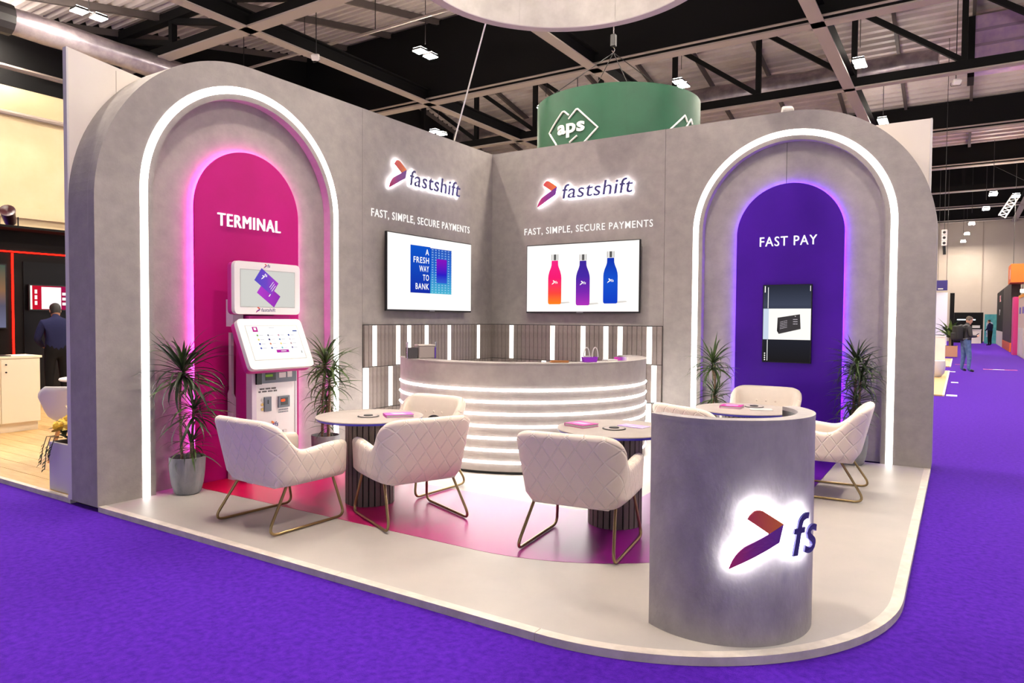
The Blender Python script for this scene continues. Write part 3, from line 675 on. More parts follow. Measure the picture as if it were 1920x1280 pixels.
def quad(cx, cy, l, w_, ang):
    c, s_ = math.cos(R_(ang)), math.sin(R_(ang)); return [(cx + c * x - s_ * y, cy + s_ * x + c * y) for x, y in ((-l / 2, -w_ / 2), (l / 2, -w_ / 2), (l / 2, w_ / 2), (-l / 2, w_ / 2))]
M_MAG = mat('cover_magenta', (200, 36, 150), .4)
M_LILC = mat('cover_lilac', (168, 120, 216), .4, c2=(224, 206, 240), scale=14)
booklet(quad(1.895, -4.145, .23, .165, 52), 'magenta booklet on the left round table', mat('cover_pink', (214, 80, 186), .4))
booklet(quad(3.405, -3.74, .20, .17, -18), 'magenta booklet on the round table behind the front chair', M_MAG)
booklet(quad(4.05, -1.89, .19, .18, 4), 'magenta booklet on the table before the purple arch', M_MAG)
o = MB(); o.prism([(x - 3.745, y + 3.52) for x, y in quad(3.745, -3.52, .22, .13, -8)], 0, .004)
f = o.build('flyer', M_LILC); f.location = (3.745, -3.52, TZ); tag(f, 'lilac and white flyer on the round table beside the podium', 'flyer')
f = MB(); f.prism([(x - 4.31, y + 1.87) for x, y in quad(4.31, -1.87, .2, .14, 20)], 0, .003); f = f.build('flyer', M_WHITE); f.location = (4.31, -1.87, TZ); tag(f, 'white sheet of paper on the table before the purple arch', 'flyer')
def disc(x, y, label):
    t = thing('charging_disc', label, 'disc', (x, y, TZ))
    q = MB(); q.lathe([(.0001, 0), (.088, 0), (.09, .003), (.086, .006), (.0001, .006)], 28); q.build('rim', M_BLACK, t, True)
    q = MB(); q.lathe([(.0001, .006), (.078, .006), (.078, .007), (.0001, .007)], 28); q.build('face', mat('disc_face', (176, 164, 160), .4), t)
    q = MB(); q.lathe([(.0001, .007), (.04, .007), (.036, .014), (.0001, .014)], 20); q.build('hub', M_BLACK, t, True)
disc(1.70, -4.30, 'thin round black disc with a dark hub on the left round table'); disc(3.67, -3.72, 'thin round black disc with a dark hub on the table behind the front chair'); disc(4.21, -1.71, 'thin round black disc on the table before the purple arch')

# ------------------------------------------------------------------ armchairs
def chair_shell():
    # plan of the outer face (right arm front, round the back, left arm front), rim height and outward lean
    half = [(.325, .352, .600, .02), (.332, .27, .604, .02), (.337, .17, .598, .022), (.340, .07, .588, .026), (.341, -.01, .580, .03), (.340, -.075, .590, .04), (.336, -.13, .628, .055),
            (.328, -.178, .680, .072), (.316, -.217, .742, .088), (.294, -.245, .790, .102), (.262, -.259, .811, .110), (.210, -.265, .816, .114), (.12, -.268, .817, .116), (.05, -.269, .817, .117)]
    C = half + [(-x, y, h, l) for x, y, h, l in half[::-1]]
    # resample smooth (Catmull-Rom)
    S_ = []
    for i in range(len(C) - 1):
        p0, p1, p2, p3 = C[max(i - 1, 0)], C[i], C[i + 1], C[min(i + 2, len(C) - 1)]
        for k in range(3):
            q = k / 3; S_.append(tuple(.5 * (2 * b_ + (c_ - a_) * q + (2 * a_ - 5 * b_ + 4 * c_ - d_) * q * q + (3 * b_ - a_ - 3 * c_ + d_) * q ** 3) for a_, b_, c_, d_ in zip(p0, p1, p2, p3)))
    S_.append(C[-1]); N = len(S_)
    zb, th = .325, .078
    vs = []; uvs = []; u = 0; prev = None; rows = []
    tang = [(Vector(S_[min(i + 1, N - 1)][:2]) - Vector(S_[max(i - 1, 0)][:2])).normalized() for i in range(N)]
    prof = [('o', 0.0), ('o', .06), ('o', .2), ('o', .4), ('o', .6), ('o', .8), ('o', 1.0)]
    def ring(i, ts=1.0, dn=0.0, fwd=0.0):
        nonlocal u, prev
        x, y, h, l = S_[i]; n = Vector((-tang[i].y, tang[i].x)) * -1
        if n.dot(Vector((x, y + .0))) < 0: n = -n
        f = Vector((0, fwd)); r = th / 2 * ts; hh = h - dn; P = Vector((x, y)); row = []
        def at(off, z):
            le = l * max(0, (z - zb) / (.815 - zb)); q = P + n * (off + le) + f; return (q.x, q.y, z)
        mid = -th / 2
        for k in range(8):                                   # outer face upwards
            z = zb + dn * .6 + (hh - r - zb - dn * .6) * k / 7; cut = .03 * (1 - k) ** 2 * ts if k == 0 else 0
            row.append((at(mid + r - cut, z), z))
        for a in (30, 60, 90, 120, 150): row.append((at(mid + r * math.cos(R_(a)), hh - r + r * math.sin(R_(a))), hh))
        for k in range(6):                                   # inner face down
            z = hh - r - (hh - r - .38) * k / 5; row.append((at(mid - r, z), z))
        return row
    rings = []
    for a in (90, 60, 30): rings.append((0, math.cos(R_(a)) * .98 + .02, .05 * (1 - math.cos(R_(a))), .038 * math.sin(R_(a))))
    seq = [(0, c, d, f) for _, c, d, f in rings] + [(i, 1, 0, 0) for i in range(N)] + [(N - 1, c, d, f) for _, c, d, f in rings[::-1]]
    m = MB(); K = 19; UV = []
    for j, (i, c, d, f) in enumerate(seq):
        row = ring(i, c, d, f)
        if prev is not None: u += (Vector(S_[i][:2]) + Vector((0, f)) - prev).length * 1.06
        prev = Vector(S_[i][:2]) + Vector((0, f))
        for (p, z) in row: m.v.append(p); UV.append((u, z))
    for j in range(len(seq) - 1):
        for k in range(K - 1):
            m.f.append((j * K + k, (j + 1) * K + k, (j + 1) * K + k + 1, j * K + k + 1)); m.m.append(0 if k < 10 else 1)
    m.f.append(tuple(range(K))); m.m.append(1); o = (len(seq) - 1) * K; m.f.append(tuple(o + k for k in range(K - 1, -1, -1))); m.m.append(1)
    me = bpy.data.meshes.new('shell'); me.from_pydata(m.v, [], m.f); me.materials.append(M_QUILT); me.materials.append(M_VELVET)
    uvl = me.uv_layers.new(name='UVMap')
    for p in me.polygons:
        p.material_index = m.m[p.index]; p.use_smooth = True
        for li in p.loop_indices: uvl.data[li].uv = UV[me.loops[li].vertex_index]
    bm = bmesh.new(); bm.from_mesh(me); bmesh.ops.triangulate(bm, faces=[f for f in bm.faces if len(f.verts) > 8]); bmesh.ops.recalc_face_normals(bm, faces=bm.faces); bm.to_mesh(me); bm.free()
    me.set_sharp_from_angle(angle=R_(60)); return me
SHELL = chair_shell()
def pillow(x0, x1, y0, y1, z0, z1, r):
    b = bmesh.new(); bmesh.ops.create_cube(b, size=1); 
    for v in b.verts: v.co = ((x0 + x1) / 2 + v.co.x * (x1 - x0), (y0 + y1) / 2 + v.co.y * (y1 - y0), (z0 + z1) / 2 + v.co.z * (z1 - z0))
    bmesh.ops.bevel(b, geom=list(b.edges), offset=r, segments=4, affect='EDGES', profile=.5); me = bpy.data.meshes.new('seat_cushion'); b.to_mesh(me); b.free()
    me.materials.append(M_VELVET)
    for p in me.polygons: p.use_smooth = True
    return me
CUSH = pillow(-.278, .278, -.24, .37, .315, .455, .045)
q = MB(); q.box(-.27, .27, -.24, .33, .318, .335, .006); BASE = q.mesh('seat_base', M_VELVET)
def sled(s):
    f1, f2 = (s * .335, -.352, .012), (s * .325, .352, .012); q = MB()
    q.tube(fillet([(s * .285, -.15, .326), f1, f2, (s * .285, .27, .326)], .055, 7), .0105, 10); return q.mesh('sled_leg', M_BRASS, True)
SLED = [sled(1), sled(-1)]
q = MB()
for s in (-1, 1):
    for y in (-.25, .27): q.cyl((s * .33, y), .009, 0, .006, 8)
q.f and None
q2 = MB(); q2.lathe([(.0001, .006), (.008, .005), (.011, 0), (.0001, -.002)], 12); BTN = q2.mesh('button', M_VELVET, True)
def armchair(x, y, th, label):
    t = thing('armchair', label, 'armchair', (x, y, PZ + .002), (0, 0, R_(th - 90)), 'cream quilted armchairs')
    obj('shell', SHELL, t); obj('seat_cushion', CUSH, t); obj('seat_base', BASE, t)
    for me in SLED: obj('sled_leg', me, t)
    for k in (-1, 0, 1): obj('button', BTN, t, (k * .1, -.262, .66), (R_(-80), 0, 0))
armchair(1.497, -5.04, 87, 'cream quilted armchair nearest the magenta arch, its back turned to us at the left')
armchair(2.265, -4.42, 157, 'cream quilted armchair right of the left table, turned to the left')
armchair(1.64, -3.64, 268, 'cream armchair behind the left table facing us with headphones on its seat')
armchair(3.69, -4.28, 97, 'cream quilted armchair at front centre, seen from behind beside the podium')
armchair(4.85, -1.68, 182, 'cream quilted armchair right of the podium, turned to the left')
armchair(4.05, -.78, 270, 'cream armchair facing us in front of the purple arch')
armchair(3.98, -2.45, 62, 'cream quilted armchair mostly hidden behind the left of the podium')
t = thing('headphones', 'small black and white headphones lying on the armchair behind the left table', 'headphones', (1.75, -3.62, PZ + .458), (0, 0, R_(20)))
t.location.z = PZ + .6
t.location = (1.77, -3.50, PZ + .457); t.rotation_euler = (R_(14), 0, R_(25))
MB().tube([(.075 * math.cos(R_(a)), 0, .115 + .085 * math.sin(R_(a))) for a in range(-10, 191, 12)], .011, 8).build('headband', M_BLACK, t, True)
for s_ in (-1, 1):
    q = MB(); q.lathe([(.0001, -.022), (.036, -.02), (.042, 0), (.036, .02), (.0001, .022)], 18); o = q.build('ear_cup', M_BLACK if s_ < 0 else M_WHITE, t, True); o.location = (s_ * .072, 0, .065); o.rotation_euler = (0, R_(90), 0)
MB().tube([(.07, 0, .03), (.10, -.02, .016), (.15, -.03, .012), (.2, .0, .012)], .006, 6).build('cable', M_BLACK, t)

# ------------------------------------------------------------------ plants
def leaf_mesh(L, wd, droop, nseg=6):
    q = MB(); x = z = 0; an = 0; vs = []
    for k in range(nseg + 1):
        s_ = k / nseg; ww = wd * (0.55 + 1.2 * s_ * (1 - s_) * 1.6) * (1 - s_ ** 3) + .0006
        nx, nz = -math.sin(an), math.cos(an)
        vs += [(x + nx * ww * .35, -ww, z + nz * ww * .35), (x, 0, z), (x + nx * ww * .35, ww, z + nz * ww * .35)]
        st = L / nseg; an -= droop / nseg * (0.4 + 1.2 * s_); x += st * math.cos(an); z += st * math.sin(an)
    fs = []
    for k in range(nseg): b_ = 3 * k; fs += [(b_, b_ + 1, b_ + 4, b_ + 3), (b_ + 1, b_ + 2, b_ + 5, b_ + 4)]
    q.add(vs, fs); return q
LEAF = [[leaf_mesh(1, .036, d).mesh('leaf', mm, True) for d in (.25, .8, 1.5, 2.1)] for mm in (M_GREEN, M_GREEN2)]
def pot_geo(t, r, h):
    q = MB(); prof = [(.0001, 0), (r * .62, 0), (r * .74, h * .05), (r * .88, h * .28), (r * .97, h * .6), (r, h * .92), (r * 1.0, h), (r * .93, h), (r * .92, h * .86), (.0001, h * .86)]
    n = 64; vs = []; fs = []
    for j, (rr, z) in enumerate(prof):
        for i in range(n):
            g = (1 if i % 2 else .982) if 2 <= j <= 4 else 1; a = 2 * PI * i / n; vs.append((rr * g * math.cos(a), rr * g * math.sin(a), z))
    for j in range(len(prof) - 1):
        for i in range(n): fs.append((j * n + i, j * n + (i + 1) % n, (j + 1) * n + (i + 1) % n, (j + 1) * n + i))
    q.add(vs, fs); q.build('pot', M_POT, t, True)
    q = MB(); q.lathe([(.0001, h * .89), (r * .92, h * .87)], 24); q.build('soil', M_SOIL, t)
def plant(x, y, label, r, h, heads, stems, seed, kind=0):
    rnd = random.Random(seed); t = thing('potted_dracaena', label, 'plant', (x, y, PZ + .001), group='dracaena plants in grey pots'); pot_geo(t, r, h)
    for path in stems: MB().tube([Vector(p) for p in path], [.013 - .002 * k / len(path) for k in range(len(path))], 8).build('stem', M_STEM, t, True)
    for (hx, hy, hz, n, L, up) in heads:
        for k in range(n):
            az = 2 * PI * (k * .618 % 1) + rnd.uniform(-.2, .2); s_ = k / n; el = R_(78 - 95 * s_ ** .8) * up + rnd.uniform(-.12, .12)
            me = LEAF[kind if rnd.random() < .75 else 1 - kind][min(3, int(rnd.random() * 1.6 + (1.2 if el > .6 else 1.9) * rnd.random() * 1.5))]
            l = L * rnd.uniform(.72, 1.12)
            dx = hx + l * math.cos(az) * math.cos(el); dy = hy + l * math.sin(az) * math.cos(el)
            if x < 1 and x + dx < -.04: l *= max(.3, (x + hx - .02) / (hx - dx + 1e-6 + 0) if dx < hx else 1)
            if y > -1 and y + dy > .04: l *= max(.3, (-.0 - y - hy) / (dy - hy + 1e-6))
            o = obj('leaf', me, t, (hx, hy, hz - .10 * s_ + rnd.uniform(-.02, .02)), (rnd.uniform(-.35, .35), -el, az), (l, l * rnd.uniform(.8, 1.1), l))
plant(.165, -4.955, 'dracaena in a ribbed grey pot in front of the left edge of the magenta arch', .148, .325,
      [(-.01, -.03, 1.10, 96, .46, 1), (.05, .03, .76, 56, .40, .9), (.06, .0, .47, 30, .28, 1)],
      [[(-.03, -.03, .26), (-.045, -.035, .6), (-.06, -.03, .86), (-.03, -.03, 1.06)], [(-.045, -.035, .86), (.0, -.0, .92), (.03, .0, 1.04)], [(.04, .04, .26), (.03, .03, .5), (.05, .03, .74)], [(.07, -.01, .26), (.06, 0, .45)]], 3, 1)
plant(.31, -3.50, 'dracaena in a grey pot between the kiosk and the left round table', .145, .33,
      [(.0, .0, 1.10, 70, .40, 1), (.03, .03, .93, 40, .36, .8), (-.02, .03, .70, 40, .32, .9), (.0, .02, .47, 14, .24, .7)],
      [[(-.03, -.02, .26), (-.02, -.02, .7), (.0, 0, 1.06)], [(.02, .02, .26), (.03, .03, .6), (.03, .03, .9)], [(-.01, .05, .26), (-.02, .04, .68)], [(.05, 0, .26), (.05, .01, .75)]], 5, 0)
plant(3.40, -.34, 'dracaena in a grey pot at the left foot of the purple arch', .145, .33,
      [(.0, .0, 1.06, 62, .36, 1), (.03, .0, .70, 46, .32, 1), (.04, .02, .48, 16, .22, 1)],
      [[(.0, .0, .26), (.01, 0, .6), (.03, .0, .82), (.02, 0, 1.03)], [(.03, 0, .82), (-.02, .02, 1.02)], [(.03, .03, .26), (.04, .02, .66)]], 8, 0)
plant(4.90, -.20, 'bushy dark dracaena in a grey pot at the right foot of the purple arch', .145, .33,
      [(.02, -.02, 1.12, 96, .36, 1), (.06, -.04, .95, 66, .36, .85), (.02, -.03, .72, 50, .34, .8), (-.01, .0, .5, 34, .3, .8)],
      [[(.0, .0, .26), (.0, 0, .7), (.02, -.02, 1.08)], [(.04, -.03, .26), (.06, -.04, .9)], [(-.04, .02, .26), (0, -.02, .7)]], 11, 1)

# ------------------------------------------------------------------ payment kiosk
M_KW = mat('kiosk_white', (236, 230, 228), 0.35); M_KM = mat('kiosk_magenta', (196, 30, 138), 0.35); M_KG = mat('kiosk_grey', (96, 104, 116), 0.4)
M_KW2 = mat('kiosk_white_edge', (222, 208, 220), .45)
t = thing('payment_kiosk', 'white and magenta payment kiosk with two screens in the magenta arch', 'kiosk', (0, -4.2, PZ))
KZ = -PZ                                             # heights below are above the hall floor
def xz(poly, y0, y1, name, mtl, parent=None):        # outline in x,z extruded along y
    q = MB(); n = len(poly); q.add([(x, y0, z + KZ) for x, z in poly] + [(x, y1, z + KZ) for x, z in poly], [tuple(range(n)), tuple(range(2 * n - 1, n - 1, -1))] + [(i, n + i, n + (i + 1) % n, (i + 1) % n) for i in range(n)]); return q.build(name, mtl, parent or t)
xz([(.32, PZ), (.36, PZ), (.355, .6), (.36, 1.10), (.32, 1.10)], -.185, .262, 'front_door', M_KW)
xz([(.28, PZ), (.362, PZ), (.362, 1.12), (.28, 1.16)], -.235, -.186, 'front_frame', M_KW2); xz([(.28, PZ), (.362, PZ), (.362, 1.12), (.28, 1.16)], .263, .285, 'front_frame', M_KW2)
xz([(.06, PZ), (.30, PZ), (.30, 1.16), (.36, 1.2), (.28, 1.60), (.10, 1.60)], -.205, .27, 'cabinet', M_KM)
for y in (-.235, .26): xz([(.0, PZ), (.085, PZ), (.085, .82), (.055, .86), (.055, 1.44), (.02, 1.44), (.02, .9), (.0, .86)], y, y + .03, 'side_rail', M_KW2)
xz([(.12, 1.5), (.22, 1.5), (.22, 1.75), (.12, 1.75)], -.33, -.22, 'neck', M_KW2); xz([(.12, 1.5), (.2, 1.5), (.2, 1.75), (.12, 1.75)], -.22, .14, 'neck_cover', mat('neck_dark', (120, 24, 84), .5))
def screen_box(name, c, tilt, wd, ht, sx0, sx1, sy0, sy1, disp, th=.045):
    f = thing(name, None, None, c, (R_(90) - tilt, 0, R_(90))); f.parent = t    # x right, y up, z towards the viewer
    MB().prism(rrect(-wd / 2, wd / 2, -ht / 2, ht / 2, .05), -th, 0).build('face', M_KW, f)
    MB().prism(rrect(-wd / 2 - .004, wd / 2 - .002, -ht / 2 - .004, ht / 2 - .008, .05), -th - .05, -th).build('rear_shell', M_KM, f)
    MB().box(sx0 - .006, sx1 + .006, sy0 - .006, sy1 + .006, -.002, .0008).build('bezel', mat('bezel_grey', (176, 176, 172), .4), f)
    MB().box(sx0, sx1, sy0, sy1, .0009, .0016).build('display', disp, f)
    return f
f = screen_box('upper_screen', (.325, -.016, 1.857 + KZ), 0, .742, .485, -.307, .303, -.172, .166, emit('kiosk_grey_screen', (206, 204, 198), 1.0))
def fl(poly, z, name, mtl): return MB().prism(poly, z, z + .0006).build(name, mtl, f)
cr = lambda cx, cy, l, w_, a: quad(cx, cy, l, w_, a)
fl(cr(.0, -.055, .235, .13, -35), .0018, 'card_picture', ramp_mat('card_pink', [(0, (176, 60, 196)), (1, (140, 50, 170))], 'X', 1.0))
fl(cr(-.025, .065, .235, .14, -35), .0026, 'card_picture', ramp_mat('card_blue', [(0, (84, 76, 190)), (.5, (110, 70, 190)), (1, (168, 60, 190))], 'X', 1.0))
fl(poly_scaled(A_TOP, -.085, .085, .035, .04), .0034, 'card_logo', M_SCR); fl(poly_scaled(A_LOW, -.085, .085, .035, .04), .0034, 'card_logo', M_SCR)
letters(f, 'fs', -.05, -.02, .11, .03, M_SCR, .01, .0034, .004, .1, 'card_logo', split=False)
for k in range(3): fl(cr(.03 + .012 * k, .04 - .018 * k, .07, .004, 50), .0034, 'card_print', M_SCR)
fl(cr(.02, -.05, .06, .008, 50), .0022, 'card_print', M_SCR)
fl(poly_scaled(A_TOP, -.055, .190, .035, .042), .0006, 'badge', M_ATOP); fl(poly_scaled(A_LOW, -.055, .190, .035, .042), .0006, 'badge', M_ALOW)
letters(f, 'fs', -.015, .015, .2, .03, M_NAVY, .01, .0004, .0012, .15, 'badge', split=False)
fl(poly_scaled(A_TOP, -.145, -.228, .05, .055), .0006, 'badge', M_ATOP); fl(poly_scaled(A_LOW, -.145, -.228, .05, .055), .0006, 'badge', M_ALOW)
letters(f, 'fastshift', -.085, .075, -.217, .032, M_NAVY, .004, .0004, .0012, .15, 'badge', split=False)
tl = math.atan2(.21, .445)
f = screen_box('touch_screen', (.447, -.022, 1.345 + KZ), tl, .728, .50, -.290, .290, -.160, .178, emit('kiosk_white_screen', (255, 253, 250), 1.05))
cols = [(120, 170, 90), (120, 120, 140), (200, 150, 170), (70, 80, 150), (230, 210, 110), (60, 50, 110), (120, 140, 170), (220, 210, 220), (70, 80, 160), (210, 130, 100), (240, 210, 120), (190, 160, 160), (80, 90, 170), (90, 110, 170), (120, 190, 190), (130, 120, 160)]
for k in range(16):
    i, j = k % 4, k // 4; x, y = -.19 + .118 * i, .082 - .043 * j
    q = MB(); q.lathe([(.0001, .0018), (.010, .0018), (.010, .0024), (.0001, .0024)], 10, c=(x, y)); q.build('app_icon', emit('icon%d' % k, cols[k], 1.0), f)
    fl(rect(x + .018, x + .06, y - .002, y + .002), .0018, 'icon_caption', emit('caption', (196, 192, 200), 1.0))
fl(rect(-.225, -.17, .118, .168), .0018, 'app_tile', emit('tile_mag', (190, 40, 140), 1.0)); fl(rect(-.21, -.185, .134, .16), .0026, 'app_tile', M_SCR)
fl(rect(-.03, .11, -.096, -.068), .0018, 'pay_button', emit('pay_mag', (178, 40, 160), 1.0)); fl(rect(.02, .08, -.085, -.079), .0026, 'pay_caption', M_SCR)
fl(rect(.225, .275, .118, .13), .0018, 'toggle', emit('toggle_blue', (70, 90, 160), 1.0)); fl(rect(-.04, .02, .156, .161), .0018, 'header', emit('caption', (196, 192, 200), 1.0))
fl(rect(.255, .262, -.11, -.085), .0018, 'mark', M_BLACK)
# card reader module and fittings of the front door (y to the right seen from the front)
def ky(px): return -.234 + (px - 472) / 82 * .503
def kz(py): return 1.082 - (py - 697) * .00545 + KZ
def fbox(px0, px1, py0, py1, d, name, mtl, x0=.36): return MB().box(x0, x0 + d, ky(px0), ky(px1), kz(py1), kz(py0), .0).build(name, mtl, t)
fbox(478, 553, 697, 718, .02, 'card_module', M_KG); fbox(478, 487, 697, 719, .024, 'card_module_side', M_BLACK)
fbox(494, 513, 700, 713, .023, 'module_window', M_BLACK); fbox(494, 507, 703, 707, .025, 'module_light', emit('green_glow', (120, 150, 60), .7))
fbox(519, 532, 701, 710, .023, 'module_sticker', M_WHITE); fbox(535, 544, 699, 710, .023, 'module_sticker', M_WHITE)
q = MB()
for r in range(2):
    for k in range(16):
        if (k * 7 + r) % 5 == 0: continue
        x0 = ky(484 + k * 2.15); q.box(.36, .361, x0, x0 + .009, kz(729 + 4.6 * r), kz(726.4 + 4.6 * r))
tag(q.build('door_print', M_DARK, t), kind='stuff')
fbox(493.5, 506, 742, 767, .012, 'coin_slot', M_KG); fbox(499, 500.5, 747, 754, .014, 'coin_opening', M_BLACK)
for k in range(3):
    q = MB(); q.lathe([(.0001, 0), (.014, 0), (.014, .003), (.0001, .003)], 12); o = q.build('coin_token', mat('coin%d' % k, ((190, 188, 186), (206, 180, 110), (200, 170, 110))[k], .3, .7), t); o.location = (.36, ky(490.5), kz(746.5 + 8 * k)); o.rotation_euler = (0, R_(90), 0)
fbox(519.5, 541, 743, 763, .012, 'bill_slot', M_KG); fbox(523.5, 537, 746, 759, .014, 'bill_window', M_BLACK); fbox(524, 531, 748.5, 752.5, .016, 'bill_light', emit('red_glow', (255, 60, 30), 3.0))
q = MB()
for r in range(2):
    for k in range(9): q.box(.36, .361, ky(521 + 2.1 * k), ky(522.4 + 2.1 * k), kz(768.2 + 4 * r), kz(766 + 4 * r))
tag(q.build('door_print', M_KG, t), kind='stuff')
for nm, P, mm in (('badge', A_TOP, M_ATOP), ('badge', A_LOW, M_ALOW)):
    q = MB(); pp = poly_scaled(P, ky(504), kz(798), .055, .072); n = len(pp); q.add([(.36, a, b_) for a, b_ in pp] + [(.362, a, b_) for a, b_ in pp], [tuple(range(n)), tuple(range(n, 2 * n))] + [(i, (i + 1) % n, n + (i + 1) % n, n + i) for i in range(n)]); q.build(nm, mm, t)
letters(t, 'fs', 0, .04, 0, .045, M_NAVY, .02, 0, .001, .15, 'badge', split=False, warp=lambda p: (.361 + p[2], ky(513) + p[0], kz(795) + p[1]))
fbox(504, 513, 806, 814, .006, 'receipt_slot', M_BLACK); fbox(528, 535, 803, 811, .014, 'door_lock', M_WHITE)

# ------------------------------------------------------------------ hanging ring, cables, green drum
t = thing('hanging_ring', 'big grey ring hung above the stand, cut by the top of the picture', 'ring', (2.24, -1.99, 5.3))
R1, R0 = 1.69, 1.57
q = MB(); q.lathe([(R0, 0), (R1, 0), (R1, .012), (R0, .012), (R0, 0)], 96); q.build('lower_rim', mat('rim_mauve', (176, 164, 168), .6), t, True)
for k in range(8):
    q = MB(); q.lathe([(R0, .012), (R1 - .002, .012), (R1 - .002, 1.1), (R0, 1.1), (R0, .012)], 12, R_(45 * k + 4), R_(45 * k + 48.85)); q.build('ring_panel', mat('ring_cement', (186, 181, 174), .65, c2=(206, 201, 194), scale=3.5, detail=9), t, True)
for a in (20, 140, 260):
    MB().tube([(1.63 * math.cos(R_(a)), 1.63 * math.sin(R_(a)), 1.1), (1.63 * math.cos(R_(a)), 1.63 * math.sin(R_(a)), 5.2)], .012, 6).build('suspension_wire', M_CHROME, t)
q = MB(); q.tube([(-.2, -.70, 3.99), (.26, -.955, 4.66), (.72, -1.215, 5.33)], .011, 6); tag(q.build('power_cable', mat('cable_white', (240, 236, 230), .5)), 'thin white cable slanting up from behind the left wall to the ring', 'cable')
t = thing('drum_sign', 'round green hanging drum sign lettered aps behind the corner of the walls', 'sign', (-.38, 5.25, 0)); DR = 1.7
for k in range(4):
    q = MB(); q.lathe([(DR - .03, 4.0), (DR, 4.0), (DR, 6.06), (DR - .03, 6.06), (DR - .03, 4.0)], 18, R_(-150 + 90 * k), R_(-60.1 + 90 * k)); q.build('drum_panel', mat('drum_green', (6, 70, 44), .5, c2=(9, 78, 50), scale=2), t, True)
dp = lambda p, r=DR + .012: (r * math.cos(R_(p[0])), r * math.sin(R_(p[0])), p[1])
def dense(P, n=8):
    o = []
    for a, b_ in zip(P[:-1], P[1:]):
        for k in range(n): o.append((a[0] + (b_[0] - a[0]) * k / n, a[1] + (b_[1] - a[1]) * k / n))
    return o + [P[-1]]
for P in ([(-108.5, 4.95), (-110.4, 5.055), (-117.6, 5.307), (-104.3, 5.64), (-102.7, 5.64), (-99.0, 5.55)], [(-99.0, 5.472), (-93.2, 5.63), (-92, 5.63), (-78.2, 5.236), (-86.5, 5.0), (-92, 4.85)], [(-98.2, 5.02), (-92.5, 5.124)],
          [(-34, 5.12), (-29.2, 5.25), (-16.7, 5.554), (-14.0, 5.439)], [(-20, 5.2), (-14.8, 5.348), (-9.4, 5.525), (-7.6, 5.435)]):
    MB().tube([dp(p) for p in dense(P)], .018, 6).build('logo_line', mat('logo_white', (236, 234, 230), .5), t)
letters(t, 'aps', 0, .64, 0, .27, mat('logo_white', (236, 234, 230), .5), .03, .004, .02, 0, 'letter', warp=lambda p: dp((-108.6 + math.degrees(p[0] / DR), 5.205 + p[1] + p[0] * .0), DR + p[2]))
t = thing('chain_hoist', 'chain hoist with sling wires above the green drum sign', 'hoist', (-.13, 4.46, 7.13))
MB().box(-.05, .05, -.05, .05, -.08, .16, .01).build('hoist_body', M_DARK, t); MB().tube([(0, 0, .16), (0, 0, 4.0)], .012, 6).build('chain', M_CHROME, t)
q = MB(); q.tube(fillet([(0, 0, -.08), (.03, 0, -.14), (0, 0, -.2), (-.03, 0, -.15)], .02), .01, 6); q.build('hook', M_CHROME, t)
for a in (-115, -60, 40, 150): MB().tube([(0, 0, -.2), (-.25 + 1.685 * math.cos(R_(a)), .79 + 1.685 * math.sin(R_(a)), -1.072)], .008, 5).build('sling_wire', M_DARK, t)
for k, (x, y, z, lb) in enumerate(((-10.7, 6.2, 9.32, 'small white floodlight under the pipe left of the ring'), (1.47, .42, 4.02, 'white spotlight on top of the purple arch wall'), (5.53, 18.97, 9.4, 'white floodlight below the open truss at the upper right'), (-5.85, 13.9, 8.25, 'black projector on the low bar left of the green drum sign'))):
    if k == 1: x, y, z = 4.05, .25, 3.99
    t = thing('floodlight', lb, 'floodlight', (x, y, z)); mm = M_BLACK if k == 3 else M_WHITE
    q = MB(); q.box(-.12, .12, -.06, .06, .02, .2, .02); o = q.build('housing', mm, t); o.rotation_euler = (R_(35), 0, R_(30))
    MB().tube(fillet([(-.14, 0, .1), (-.14, 0, -.02), (.14, 0, -.02), (.14, 0, .1)], .03), .008, 6).build('yoke', M_DARK, t)
    if k != 1: MB().tube([(0, 0, .2), (0, 0, deck_z(y) - z)], .015, 6).build('drop_rod', M_DARK, t)
    else: MB().box(-.05, .05, -.05, .05, -.03, .02).build('clamp', M_BLACK, t); t.scale = (.55, .55, .7)

